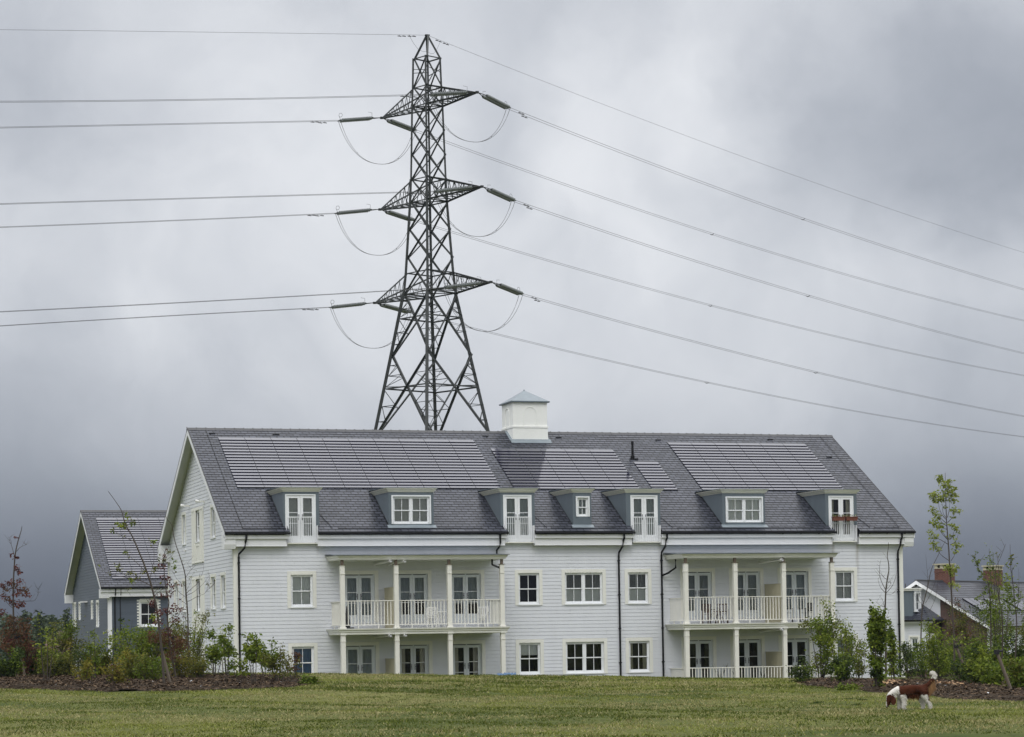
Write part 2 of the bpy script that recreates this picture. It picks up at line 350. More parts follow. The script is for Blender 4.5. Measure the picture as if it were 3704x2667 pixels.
# planting beds: outlines on the ground
def inpoly(P, x, y):
    c = np.zeros(x.shape, bool); n = len(P)
    for i in range(n):
        x1, y1 = P[i]; x2, y2 = P[(i+1) % n]
        h = ((y1 > y) != (y2 > y)) & (x < (x2-x1)*(y-y1)/(y2-y1+1e-12)+x1); c ^= h
    return c
def bed_outline(low, high):
    pts = [gpt(*q)[0][:2] for q in low]+[gpt(*q)[0][:2] for q in high]; return [tuple(p) for p in pts]
BEDL = bed_outline([(-260, 2490), (0, 2493), (230, 2499), (480, 2507), (690, 2503), (900, 2495), (1060, 2486), (1150, 2470)],
                   [(1110, 2455), (1000, 2450), (850, 2447), (600, 2446), (300, 2448), (0, 2452), (-260, 2455)])
BEDR = bed_outline([(2880, 2474), (2990, 2490), (3120, 2502), (3260, 2513), (3400, 2526), (3560, 2533), (3900, 2538)],
                   [(3900, 2462), (3600, 2462), (3400, 2463), (3200, 2463), (3050, 2459), (2930, 2461)])
def make_bed(P, name):
    A = np.array(P); x0, y0 = A.min(0)-1; x1, y1 = A.max(0)+1
    xs = np.arange(x0, x1, .22); ys = np.arange(y0, y1, .22); X, Y = np.meshgrid(xs, ys)
    wob_ = .35*np.sin(X*2.1)+.25*np.sin(Y*1.7+X)
    m = inpoly(P, X+wob_*.6, Y+wob_)
    rr = np.random.RandomState(5).rand(*X.shape)
    Z = zg(X, Y)+.012+.010*rr+.02*np.sin(X*1.9)*np.sin(Y*1.3)
    ed = inpoly(P, X+.5, Y) & inpoly(P, X-.5, Y) & inpoly(P, X, Y-.7) & inpoly(P, X, Y+.7)
    Z = np.where(ed, Z+.035, zg(X, Y)+.006)
    ix = np.arange(X.size).reshape(X.shape); mm = m[:-1, :-1] & m[1:, 1:] & m[1:, :-1] & m[:-1, 1:]
    q = np.stack([ix[:-1, :-1], ix[:-1, 1:], ix[1:, 1:], ix[1:, :-1]], -1)[mm]
    b = struct(npmesh(name, np.stack([X, Y, Z], -1).reshape(-1, 3), q, ['mulch']))
    return X[m], Y[m], Z[m]
def chips(X, Y, Z, name, n, mats, w, size=.05, seed=1):
    R = np.random.RandomState(seed); k = R.randint(0, len(X), n)
    P = np.stack([X[k]+R.randn(n)*.12, Y[k]+R.randn(n)*.12, Z[k]+.02+R.rand(n)*.04], -1)
    a = R.rand(n)*6.28; l = size*(.5+R.rand(n)*1.3); wd = l*(.2+.3*R.rand(n)); ti = (R.rand(n)-.5)*.7
    ux = np.stack([np.cos(a)*np.cos(ti), np.sin(a)*np.cos(ti), np.sin(ti)], -1)*l[:, None]; ti2 = (R.rand(n)-.4)*.9
    vx = np.stack([-np.sin(a)*np.cos(ti2), np.cos(a)*np.cos(ti2), np.sin(ti2)], -1)*wd[:, None]
    V = np.stack([P-ux-vx, P+ux-vx, P+ux+vx, P-ux+vx], 1).reshape(-1, 3)
    o = npmesh(name, V, np.arange(4*n).reshape(n, 4), mats, np.array(R.choice(len(mats), n, p=w)))
    o['kind'] = 'stuff'; return o
bl = make_bed(BEDL, 'mulch_bed'); br_ = make_bed(BEDR, 'mulch_bed')
tag(chips(*bl, 'bark_chips', 42000, ['chip', 'chip_dark', 'litter'], [.45, .548, .002], .030, seed=2), 'brown bark chips scattered over the left planting bed', 'bark chips')
tag(chips(*br_, 'bark_chips', 38000, ['chip', 'chip_dark', 'litter'], [.45, .548, .002], .026, seed=3), 'brown bark chips scattered over the right planting bed behind the dog', 'bark chips')
# fresh orange chips behind the dog
def chips_at(name, pxs, n, label, mats, size, seed):
    R = np.random.RandomState(seed); xs = []; ys = []
    for px, py, s in pxs:
        p, d = gpt(px, py); xs.append(p[0]+R.randn(n)*s); ys.append(p[1]+R.randn(n)*s*2.0)
    X = np.concatenate(xs); Y = np.concatenate(ys); Z = zg(X, Y)+.14
    o = chips(X, Y, Z, name, len(X), mats, [1/len(mats)]*len(mats), size, seed); tag(o, label, 'wood chips'); return o
chips_at('wood_chips', [(3195, 2491, .12), (3225, 2484, .10), (3235, 2493, .10)], 26, 'fresh orange wood chips on the bed in front of the dog', ['chip_fresh'], .045, 5)
chips_at('wood_chips', [(3390, 2492, .12), (3415, 2490, .12), (3440, 2496, .08)], 26, 'fresh orange wood chips on the bed behind the dog tail', ['chip_fresh'], .045, 6)

# grass blades
def vnoise(X, Y, sc, seed, oct=3):       # smooth value noise, 0..1
    v = 0; a = 1; tot = 0
    for o in range(oct):
        G = np.random.RandomState(seed+o).rand(256, 256); x, y = X/sc*2**o+500, Y/sc*2**o+500; ix, iy = np.floor(x).astype(int), np.floor(y).astype(int); fx, fy = sm(x-ix), sm(y-iy)
        g = lambda i, j: G[i % 256, j % 256]
        v = v+a*((g(ix, iy)*(1-fx)+g(ix+1, iy)*fx)*(1-fy)+(g(ix, iy+1)*(1-fx)+g(ix+1, iy+1)*fx)*fy); tot += a; a *= .55
    return v/tot
def grass(name, n, ylo, yhi, hmin, hmax, seed, mats, w, xlo=-18, xhi=46, wid=.012, poly_ex=()):
    R = np.random.RandomState(seed)
    d = ylo+(yhi-ylo)*R.rand(n)**.85; t = (R.rand(n)*2-1)*.232
    P = CAM[None, :]+DEP[None, :]*d[:, None]+LAT[None, :]*(t*d)[:, None]
    X, Y = P[:, 0], P[:, 1]
    U_ = (X-CAM[0])*LAT[0]+(Y-CAM[1])*LAT[1]; q_ = (X-CAM[0])*DEP[0]+(Y-CAM[1])*DEP[1]
    cl = (vnoise(U_, q_*.5, .55, 3)-.5)*2.2; big = vnoise(U_, q_*.55, 3.2, 9, 4); pale = vnoise(U_*.6, q_, 1.9, 15, 4)
    keep = (R.rand(n) < .62+.55*cl) & (Y < -6.6)
    for E_ in poly_ex: keep &= ~inpoly(E_, X, Y)
    X, Y, cl, big, pale = X[keep], Y[keep], cl[keep], big[keep], pale[keep]; n = len(X); Z = zg(X, Y)
    a = R.rand(n)*6.28; h = (hmin+(hmax-hmin)*R.rand(n))*(1+.35*cl); ln = h*(.3+R.rand(n)*1.1)
    wv = np.stack([np.cos(a), np.sin(a), 0*a], -1)*(wid*(.6+R.rand(n)*.8))[:, None]
    b = R.rand(n)*6.28; tv = np.stack([np.cos(b)*ln, np.sin(b)*ln, h], -1)
    P = np.stack([X, Y, Z-.005], -1)
    V = np.stack([P-wv, P+wv, P+tv], 1).reshape(-1, 3)
    m = R.choice(len(mats), n, p=w)
    u_ = R.rand(n); m = np.where(u_ < np.clip((pale-.42)*3.2, .04, .75), 2, np.where(R.rand(n) < np.clip((big-.40)*4, .05, .95), 1, 0))
    o = npmesh(name, V, np.arange(3*n).reshape(n, 3), mats, m); o['kind'] = 'stuff'; return o
tag(grass('grass', 260000, 37, 72, .018, .05, 11, ['grass_deep', 'grass_blade', 'grass_straw'], [.3, .5, .2], poly_ex=(BEDL, BEDR)), 'short mown grass with straw coloured clippings on the near lawn', 'grass')
tag(grass('grass', 230000, 66, 100, .022, .075, 12, ['grass_deep', 'grass_blade', 'grass_straw'], [.3, .5, .2], wid=.018, poly_ex=(BEDL, BEDR)), 'short green grass on the far lawn up to the houses', 'grass')
# ------------------------------------------------------------------ building parts
def clad(mb, L_, z0, z1, mt, holes=(), pitch=.162, top=None, y=0.0, proud=.030, joints=True, phase=0.0):
    """lap boards on the local plane y=0 (outside is -y); holes: x0,x1,z0,z1; top(x)->height limit as function giving x-range per z"""
    z = z0; R = random.Random(int(L_*100))
    while z < z1-1e-3:
        zt = min(z+pitch, z1)
        rng = [(0.0, L_)] if top is None else top(zt)
        for (a, b) in rng:
            zc = sorted({z, zt} | {q for h in holes for q in (h[2], h[3]) if z+.012 < q < zt-.012})
            for zi in range(len(zc)-1):
                za, zb = zc[zi], zc[zi+1]; segs = [(a, b)]
                for (hx0, hx1, hz0, hz1) in holes:
                    if zb > hz0+.012 and za < hz1-.012:
                        ns = []
                        for s0, s1 in segs:
                            if hx1 <= s0 or hx0 >= s1: ns.append((s0, s1)); continue
                            if hx0 > s0: ns.append((s0, hx0))
                            if hx1 < s1: ns.append((hx1, s1))
                        segs = ns
                fa_, fb_ = (za-z)/pitch, (zb-z)/pitch; pa, pb = proud-.010*fa_, proud-.010*fb_; zb_ = zb+(.006 if zb == zt else 0)
                for s0, s1 in segs:
                    if s1-s0 < .02: continue
                    cuts = [s0]
                    if joints and len(zc) == 2:
                        c = s0+R.uniform(.8, 4.8)
                        while c < s1-.3: cuts.append(c); c += R.uniform(2.2, 4.8)
                    cuts.append(s1)
                    for i in range(len(cuts)-1):
                        u0 = cuts[i]+(.0015 if i else 0); u1 = cuts[i+1]-(.0015 if i < len(cuts)-2 else 0)
                        g_ = .018 if za == z else 0; mb.prism([(u0, y, za+g_), (u0, y-pa, za+g_), (u0, y-pb, zb_), (u0, y, zb_)], (u1-u0, 0, 0), mt)
                        if g_: mb.face([(u0, y-.002, za), (u1, y-.002, za), (u1, y-.002, za+g_), (u0, y-.002, za+g_)], mt)
        z = zt
def sash(M, parent, w, h, units=1, trim=.16, name='window', back=None, trimmat='cream_trim', nested=True, lower=None, sill=True):
    """sash window, local origin at the lower left of the trim; back: kind of blind behind the glass"""
    f = MB(M); g = MB(M); it = MB(M)
    if trim:
        f.box(0, trim, -.045, .02, 0, h, trimmat); f.box(w-trim, w, -.045, .02, 0, h, trimmat); f.box(trim, w-trim, -.048, .02, h-trim, h, trimmat)
    x0, x1, z0, z1 = trim, w-trim, (0.0), h-trim
    if sill: f.box(x0-.03, x1+.03, -.075, .10, z0, z0+.05, 'sash_white'); z0 += .05
    fr = .055
    f.box(x0, x0+fr, .03, .12, z0, z1, 'sash_white'); f.box(x1-fr, x1, .03, .12, z0, z1, 'sash_white'); f.box(x0+fr, x1-fr, .03, .12, z1-fr, z1, 'sash_white'); f.box(x0+fr, x1-fr, .03, .12, z0, z0+.03, 'sash_white')
    z0 += .03; z1 -= fr; x0 += fr; x1 -= fr; uw = (x1-x0)/units
    for k in range(units):
        a = x0+uw*k; b = a+uw; zm = (z0+z1)/2; s = .045
        if k: f.box(a-.045, a+.045, .028, .12, z0, z1, 'sash_white')
        aa = a+(.045 if k else 0); bb = b-(.045 if k < units-1 else 0)
        for (q0, q1, yy, br) in ((z0, zm+.02, .075, .085), (zm-.02, z1, .050, .045)):
            up_ = q1 == z1
            f.box(aa, aa+s, yy, yy+.035, q0, q1, 'sash_white'); f.box(bb-s, bb, yy, yy+.035, q0, q1, 'sash_white')
            f.box(aa+s, bb-s, yy, yy+.035, q0, q0+(br if not up_ else .045), 'sash_white'); f.box(aa+s, bb-s, yy, yy+.035, q1-.045, q1, 'sash_white')
            xm = (aa+bb)/2; f.box(xm-.012, xm+.012, yy+.004, yy+.030, q0+.04, q1-.04, 'sash_white')
            g.face([(aa+s, yy+.018, q0+.03), (bb-s, yy+.018, q0+.03), (bb-s, yy+.018, q1-.03), (aa+s, yy+.018, q1-.03)], 'window_glass')
    fo = f.build(name, parent); sub = fo if nested else parent
    g.build('pane', sub)
    e_ = .3 if nested else .03; yb_ = .75 if nested else .45
    it.face([(x0-e_, yb_, z0-e_), (x1+e_, yb_, z0-e_), (x1+e_, yb_, z1+e_), (x0-e_, yb_, z1+e_)], 'shade_black')
    it.box(x0-.02, x0, .12, yb_, z0-.02, z1+.02, 'shade_black'); it.box(x1, x1+.02, .12, yb_, z0-.02, z1+.02, 'shade_black')
    it.build('room_shade', sub)  # near-black sheets paint in the darkness of the room
    if back: backing(M, sub, back, x0, x1, z0, z1, lower)
    return fo
def backing(M, sub, kind, x0, x1, z0, z1, frac=None):
    b = MB(M); y = .17
    if kind in ('slats', 'slats_top', 'slats_dark'):
        mt = 'blind_white' if kind != 'slats_dark' else 'blind_cool'; zz = z0+.02; zb = z0 if kind != 'slats_top' else (z0+z1)/2
        while zz < z1:
            op = zz < zb+.02 or kind == 'slats_dark' or kind == 'slats'
            if kind == 'slats_top': b.box(x0, x1, y, y+(.004 if zz > (z0+z1)/2 else .03), zz, zz+(.012 if zz > (z0+z1)/2 else .040), mt)
            else: b.box(x0, x1, y, y+.004, zz, zz+.030, mt)
            zz += .045
        if kind == 'slats_top': b.box((x0+x1)/2-.03, (x0+x1)/2+.03, y+.05, y+.06, z0, z1, 'blind_white')
        b.build('blind', sub)
    elif kind in ('blind_white', 'blind_cool', 'net_curtain', 'blue_blind'):
        zb = z0 if frac is None else z0+(z1-z0)*frac
        n = max(2, int((x1-x0)/.06)); pts = [(x0+(x1-x0)*i/n, y+.012*math.sin(i*1.9)+.005*math.sin(i*.7)) for i in range(n+1)]
        for i in range(n): b.face([(pts[i][0], pts[i][1], zb), (pts[i+1][0], pts[i+1][1], zb), (pts[i+1][0], pts[i+1][1], z1), (pts[i][0], pts[i][1], z1)], kind)
        b.build('curtain' if kind == 'net_curtain' else 'blind', sub)
    elif kind == 'curtains':
        for (a, c) in ((x0, x0+.24*(x1-x0)), (x1-.24*(x1-x0), x1)):
            n = 9; pts = [(a+(c-a)*i/n, y+.03*(i % 2)) for i in range(n+1)]
            for i in range(n): b.face([(pts[i][0], pts[i][1], z0), (pts[i+1][0], pts[i+1][1], z0), (pts[i+1][0], pts[i+1][1], z1), (pts[i][0], pts[i][1], z1)], 'curtain_cream')
        b.build('curtain', sub)
def french(M, parent, w, h, trim=.16, name='french_door', back=None, nested=True, frac=None, doorm='door_paint'):
    f = MB(M); g = MB(M); it = MB(M); hd = MB(M)
    if trim:
        f.box(0, trim, -.045, .02, 0, h, 'cream_trim'); f.box(w-trim, w, -.045, .02, 0, h, 'cream_trim'); f.box(trim, w-trim, -.048, .02, h-trim, h, 'cream_trim')
    x0, x1, z1 = trim, w-trim, h-trim; fr = .055; yy = .05
    f.box(x0, x0+fr, .03, .12, 0, z1, doorm); f.box(x1-fr, x1, .03, .12, 0, z1, doorm); f.box(x0+fr, x1-fr, .03, .12, z1-fr, z1, doorm); f.box(x0+fr, x1-fr, .0, .12, 0, .05, doorm)
    f.box(x0+.08, (x0+x1)/2-.03, .018, .03, z1-.045, z1-.02, 'gutter_black' if trim else 'sash_white'); f.box((x0+x1)/2+.03, x1-.08, .018, .03, z1-.045, z1-.02, 'gutter_black' if trim else 'sash_white')
    x0 += fr; x1 -= fr; z1 -= fr; xm = (x0+x1)/2; s = .115
    for a, b in ((x0, xm-.004), (xm+.004, x1)):
        f.box(a, a+s, yy, yy+.05, .05, z1, doorm); f.box(b-s, b, yy, yy+.05, .05, z1, doorm); f.box(a+s, b-s, yy, yy+.05, z1-s, z1, doorm); f.box(a+s, b-s, yy, yy+.05, .05, .32, doorm)
        for zz in (z1-s-.62*(z1-.32-s)/1.6, .32+.52*(z1-.32-s)/1.6): f.box(a+s, b-s, yy+.006, yy+.03, zz-.013, zz+.013, 'sash_white')
        g.face([(a+s, yy+.02, .32), (b-s, yy+.02, .32), (b-s, yy+.02, z1-s), (a+s, yy+.02, z1-s)], 'window_glass')
    for xh in (xm-.075, xm+.075):
        hd.box(xh-.016, xh+.016, yy-.014, yy, 1.0, 1.26, 'handle_metal'); hd.box(xh-.05 if xh < xm else xh-.01, xh+.01 if xh < xm else xh+.05, yy-.05, yy-.014, 1.13, 1.155, 'handle_metal')
    fo = f.build(name, parent); sub = fo if nested else parent
    g.build('pane', sub); hd.build('handle', sub)
    e_ = .3 if nested else .02; it.face([(x0-e_, .9, -.1), (x1+e_, .9, -.1), (x1+e_, .9, z1+e_*.3), (x0-e_, .9, z1+e_*.3)], 'shade_black')
    it.box(x0-.02, x0, .12, .9, 0, z1+.02, 'shade_black'); it.box(x1, x1+.02, .12, .9, 0, z1+.02, 'shade_black'); it.build('room_shade', sub)  # darkness of the room behind the door, painted as near-black sheets
    if back: backing(M, sub, back, x0, x1, .05, z1, frac)
    return fo
def courses(mb, x0, x1, y0, y1, z0, slope, holes=(), pitch=.2435, uwid=.33, flip=False, thick=.013, mt='slate', rowoff=0):
    """slate courses on a plane rising in +y (or -y when flip) from (y0,z0)"""
    c = 1/math.sqrt(1+slope*slope); dy = pitch*c; n = int(round(abs(y1-y0)/dy)); dy = abs(y1-y0)/n; sg = -1 if flip else 1
    nrm = Vector((0, -slope*sg, 1)).normalized()
    for k in range(n):
        a = y0+sg*dy*k; b = y0+sg*dy*(k+1)
        segs = [(x0, x1)]
        for hx0, hx1, hy0, hy1 in holes:
            if min(a, b) < hy1-.02 and max(a, b) > hy0+.02:
                ns = []
                for s0, s1 in segs:
                    if hx1 <= s0 or hx0 >= s1: ns.append((s0, s1)); continue
                    if hx0 > s0: ns.append((s0, hx0))
                    if hx1 < s1: ns.append((hx1, s1))
                segs = ns
        za = z0+slope*dy*k; zb = z0+slope*dy*(k+1)
        for s0, s1 in segs:
            lo = nrm*(thick+.004); hi = nrm*.004
            A, B = Vector((s0, a, za)), Vector((s1, a, za)); Cc, D = Vector((s1, b, zb)), Vector((s0, b, zb))
            r = k+rowoff
            mb.face([A+lo, B+lo, Cc+hi, D+hi], mt, [(s0/uwid, r+.01), (s1/uwid, r+.01), (s1/uwid, r+.99), (s0/uwid, r+.99)])
            mb.face([A-nrm*.002, B-nrm*.002, B+lo, A+lo], mt, [(s0/uwid, r+.5)]*4)
def arr_solar(x0, x1, y0, y1, rows, slope, ze, yE, parent, bayw=1.26, X=None):
    m = MB(); dy = (y1-y0)/rows; nb = max(1, round((x1-x0)/bayw)); bw = (x1-x0)/nb; nrm = Vector((0, -slope, 1)).normalized()
    for k in range(rows):
        a = y0+dy*k; b = a+dy*1.04
        for j in range(nb):
            u0 = x0+bw*j+.011; u1 = x0+bw*(j+1)-.011
            P = lambda x, y, h: Vector((x, y, ze+(y-yE)*slope))+nrm*h
            top = [P(u0, a, .058), P(u1, a, .058), P(u1, b, .022), P(u0, b, .022)]; bot = [P(u0, a, .034), P(u1, a, .034), P(u1, b, .012), P(u0, b, .012)]
            m.face(top, 'solar_glass'); m.face([bot[0], bot[1], top[1], top[0]], 'gutter_black'); m.face([bot[1], bot[2], top[2], top[1]], 'gutter_black'); m.face([bot[3], bot[0], top[0], top[3]], 'gutter_black')
        m.face([P(x0-.02, a+.004, .006), P(x1+.02, a+.004, .006), P(x1+.02, a+.004, .036), P(x0-.02, a+.004, .036)], 'gutter_black')  # black strip and edges paint in the shadow gap below each row
    return m.build('solar_array', parent)
def gutter(mb, x0, x1, y, z):
    pr = [(-.0, .0), (-.055, -.012), (-.062, -.07), (-.04, -.105), (.04, -.105), (.055, -.07), (.055, 0)]
    mb.prism([(x0, y+a, z+b) for a, b in pr], (x1-x0, 0, 0), 'gutter_black')
    x = x0+.5
    while x < x1-.1: mb.box(x-.02, x+.02, y-.068, y+.05, z-.13, z-.02, 'gutter_black'); x += .92

# ================================================================== the white apartment building
LEN, DPT, RS, ZE, YE, ZR = 32.13, 17.14, .5868, 6.93, -.442, 12.22
A = thing('apartment_building', 'long white weatherboarded apartment block with balconies, seven dormers and solar slates on its grey roof', 'building', (16, 8.5, -.36))
gaps = [(2.37, 3.66), (12.36, 13.68), (18.44, 19.80), (28.48, 29.77)]
wins1 = [(2.32, 1.31, 1, 'blind_white', None), (12.79, 1.31, 1, None, None), (15.01, 2.14, 2, 'slats_top', None), (18.06, 1.31, 1, 'slats_top', None), (28.46, 1.30, 1, 'slats', None)]
wins0 = [(2.33, 1.31, 1, 'blue_blind', None), (12.78, 1.33, 1, 'blind_white', .62), (15.0, 2.16, 2, None, None), (18.05, 1.33, 1, 'curtains', None), (28.46, 1.30, 1, 'net_curtain', None)]
doors1 = [(5.57, 'net_curtain', None), (8.01, 'net_curtain', .45), (10.48, 'net_curtain', .35), (21.66, 'slats_dark', None), (24.09, 'slats_dark', None), (26.54, 'net_curtain', None)]
doors0 = [(5.57, 'net_curtain', None), (8.01, 'curtains', None), (10.48, 'curtains', None), (21.66, None, None), (24.09, None, None), (26.52, None, None)]
HF, HD, ZT1, ZT0, F1, F0 = 1.62, 2.27, 5.23, 2.08, 2.95, -.2
def hole(x, w, z0, z1): return (x+.09, x+w-.09, z0, z1-.06)
holes = [hole(x, w, ZT1-HF, ZT1) for x, w, *_ in wins1]+[hole(x, w, ZT0-HF, ZT0) for x, w, *_ in wins0]
holes += [hole(c-.865, 1.73, F1, ZT1) for c, *_ in doors1]+[hole(c-.865, 1.73, F0, ZT0) for c, *_ in doors0]
holes += [(a+.02, b-.02, 6.50, 9) for a, b in gaps]
m = MB(); clad(m, LEN, -.36, 6.42, 'white_board', holes)
for a, b in gaps: m.box(a-.10, b+.12, .0, .06, 6.3, 6.50, 'white_board')
for x0, x1 in ((-.035, .16), (LEN-.16, LEN+.035)): m.box(x0, x1, -.05, .12, -.36, 6.32, 'cream_trim')
# grey staining below the door of the right-hand dormer is kept in the paint itself
m.build('front_wall', A)
# gable end walls (the left one shows)
def gable_rng(D, z_eave, slope, yoff=0.0, extra=0.0):
    def f(z):
        if z <= z_eave: return [(0, D)]
        t = (z-z_eave)/slope; return [(t, D-t)] if D-2*t > .1 else []
    return f
def side_frame(x, y): return Matrix.Translation((x, y, 0)) @ Matrix.Rotation(-math.pi/2, 4, 'Z')   # local x runs towards -Y, local y towards +X
ML = side_frame(0, DPT)          # local x = DPT - Y
gw = []                          # (Y left edge (far), width, z0, z1, centre element?)
gtop = [(13.05, 1.17, 6.89, 8.50), (5.45, 1.25, 6.87, 8.45)]
gmid = [(15.49, 1.30, 3.64, 5.28), (13.2, 1.25, 3.64, 5.28), (5.58, 1.32, 3.64, 5.28), (3.16, 1.25, 3.64, 5.28)]
glow = [(a, w, .50, 2.10) for a, w, _, _ in gmid]
hl = [(DPT-a+.09, DPT-a+w-.09, z0, z1-.06) for a, w, z0, z1 in gtop+gmid+glow]
hl += [(DPT-10.25+.1, DPT-7.17-.1, 5.97, 8.5), (DPT-10.36+.1, DPT-7.14-.1, 2.72, 5.25), (DPT-10.36+.1, DPT-7.14-.1, -.36, 2.05)]
m = MB(ML); clad(m, DPT, -.36, ZR-.25, 'white_board', hl, top=gable_rng(DPT, ZE-YE*RS+.0-.10, RS))
m.M = None
m.box(-.05, .12, -.035, .17, -.36, 6.32, 'cream_trim'); m.box(-.05, .12, DPT-.17, DPT+.04, -.36, 6.32, 'cream_trim')
m.build('gable_wall', A)
m = MB(Matrix.Translation((LEN, 0, 0)) @ Matrix.Rotation(math.pi/2, 4, 'Z')); clad(m, DPT, -.36, ZR-.25, 'white_board', (), top=gable_rng(DPT, ZE-YE*RS-.10, RS)); m.build('gable_wall', A)
m = MB(Matrix.Translation((LEN, DPT, 0)) @ Matrix.Rotation(math.pi, 4, 'Z')); clad(m, LEN, -.36, 6.6, 'white_board', (), joints=False); m.build('rear_wall', A)
for a, w, z0, z1 in gtop+gmid+glow: sash(ML @ Matrix.Translation((DPT-a, 0, z0)), A, w, z1-z0, 1, .14, back='blind_white' if z0 > 3 else None)
for (ya, yb, z0, z1, sl) in ((10.25, 7.17, 5.95, 8.53, 6.85), (10.36, 7.14, 2.70, 5.29, 3.60), (10.36, 7.14, -.36, 2.10, .45)):
    w = ya-yb; f = MB(ML); o_ = DPT-ya
    f.box(o_, o_+w*.33, -.05, .0, z0, z1, 'cream_trim'); f.box(o_+w*.67, o_+w, -.05, .0, z0, z1, 'cream_trim'); f.box(o_+w*.33, o_+w*.67, -.047, .0, z0, sl, 'cream_trim'); f.box(o_+w*.33, o_+w*.67, -.047, .0, z1-.14, z1, 'cream_trim')
    for q0, q1 in ((.05, .27), (.73, .95)): f.box(o_+w*q0, o_+w*q1, -.075, -.05, z1-.16, z1-.10, 'cream_trim'); f.box(o_+w*q0, o_+w*q0+.05, -.07, -.05, z0+.1, z1-.16, 'cream_trim'); f.box(o_+w*q1-.05, o_+w*q1, -.07, -.05, z0+.1, z1-.16, 'cream_trim')
    f.box(o_+w*.37, o_+w*.63, -.07, -.047, sl-.16, sl-.10, 'cream_trim'); f.box(o_+w*.37, o_+w*.41, -.068, -.047, z0+.1, sl-.16, 'cream_trim'); f.box(o_-.02, o_+w+.02, -.08, 0, z0-.05, z0, 'cream_trim')
    pn = f.build('window_panel', A)
    sash(ML @ Matrix.Translation((o_+w*.33, 0, sl)), A, w*.34, z1-.14-sl, 1, .0, back='blind_white' if z0 > 3 else None)
# front windows and doors
def FR(x, z, y=0): return Matrix.Translation((x, y, z))
for x, w, u, b, fr_ in wins1: sash(FR(x, ZT1-HF), A, w, HF, u, back=b, lower=fr_)
for x, w, u, b, fr_ in wins0: sash(FR(x, ZT0-HF), A, w, HF, u, back=b, lower=fr_)
for c, b, fr_ in doors1: french(FR(c-.865, F1), A, 1.73, ZT1-F1, back=b, frac=fr_)
for c, b, fr_ in doors0: french(FR(c-.865, F0), A, 1.73, ZT0-F0, back=b, frac=fr_)
# eaves: gutter, fascia, frieze box between the dormer doors
cur = -.5
fa = MB(); gu = MB()
for a, b in gaps+[(LEN+.5, None)]:
    x0, x1 = cur, a
    fa.box(x0+(.02 if cur < 0 else 0), x1-(.02 if b is None else 0), -.385, -.30, 6.64, 6.80, 'white_fascia'); fa.box(x0+(.12 if cur < 0 else .0), x1-(.02 if b is None else .09), -.30, .0, 6.31, 6.66, 'white_fascia')
    fa.box(x0+.12, x1-.1, -.315, -.30, 6.31, 6.335, 'white_fascia')
    gutter(gu, x0+(0 if cur < 0 else -.02), x1+(.03 if b else .02), -.445, 6.925)
    cur = b
fa.build('fascia', A); gu.build('gutter', A)
fb = MB(); fb.box(-.48, LEN+.48, DPT+.3, DPT+.39, 6.60, 6.80, 'white_fascia'); fb.box(-.38, LEN+.38, DPT, DPT+.30, 6.31, 6.66, 'white_fascia'); gutter(fb, -.5, LEN+.5, DPT+.44, 6.925); fb.build('fascia', A)
# roof
m = MB()
slot = [(a-.0, b+.0, -1, .05) for a, b in gaps]
courses(m, -.5, LEN+.5, YE, DPT/2, ZE, RS, slot)
courses(m, -.5, LEN+.5, DPT-YE, DPT/2, ZE, RS, flip=True)
# underside and verges
for x in (-.5, LEN+.5-.04):
    for sg in (0, 1):
        ya, yb = (YE, DPT/2) if sg == 0 else (DPT-YE, DPT/2)
        m.prism([(x, ya, ZE-.03), (x, yb, ZR-.03), (x, yb, ZR+.02), (x, ya, ZE+.02)], (.04, 0, 0), 'gutter_black')
roof = m.build('roof', A)
for sx0, sx1, bx0, bx1, ex0, ex1 in ((-.47, 0.0, -.495, -.465, -.495, -.0), (LEN, LEN+.47, LEN+.465, LEN+.495, LEN, LEN+.48)):
    sf = MB()
    for ya, yb in ((YE+.05, DPT/2), (DPT-YE-.05, DPT/2)):
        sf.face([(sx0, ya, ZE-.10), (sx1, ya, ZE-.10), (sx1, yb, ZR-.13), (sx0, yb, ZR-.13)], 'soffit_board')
    for ya, yb in ((YE+.02, DPT/2), (DPT-YE-.02, DPT/2)):
        sf.prism([(bx0, ya, ZE-.34), (bx0, yb, ZR-.31), (bx0, yb, ZR-.04), (bx0, ya, ZE-.04)], (bx1-bx0, 0, 0), 'white_fascia')
    sf.prism([(ex0, -.28, 6.20), (ex0, .34, 6.20), (ex0, .34, 6.95), (ex0, -.34, 6.72), (ex0, -.34, 6.40)], (ex1-ex0, 0, 0), 'white_fascia')      # boxed eave ends
    sf.prism([(ex0, DPT+.28, 6.20), (ex0, DPT-.50, 6.20), (ex0, DPT-.50, 7.05), (ex0, DPT+.38, 6.74)], (ex1-ex0, 0, 0), 'white_fascia')
    sf.build('verge_boards', A)
rd = MB(); x = -.52; i = 0
while x < LEN+.5:
    e = min(x+.45, LEN+.53); rise = .004*math.sin(i*1.7)
    rd.prism([(x+.004, DPT/2-.16, ZR-.085+rise), (x+.004, DPT/2-.045, ZR+.035+rise), (x+.004, DPT/2+.045, ZR+.035+rise), (x+.004, DPT/2+.16, ZR-.085+rise)], (e-x-.008, 0, 0), 'ridge_tile')
    rd.box(x-.015, x+.015, DPT/2-.05, DPT/2+.05, ZR+.03, ZR+.055, 'ridge_tile'); x += .45; i += 1
rd.build('ridge', roof)
for a_, b_, y0, y1, r in ((.79, 13.25, 3.22, 7.72, 17), (13.86, 20.12, 3.19, 6.90, 14), (20.74, 22.01, 3.15, 5.77, 10), (23.27, 30.72, 3.15, 7.68, 17)):
    arr_solar(a_, b_, y0, y1, r, RS, ZE, YE, A)
def rz(y): return ZE+(y-YE)*RS
vt = MB()
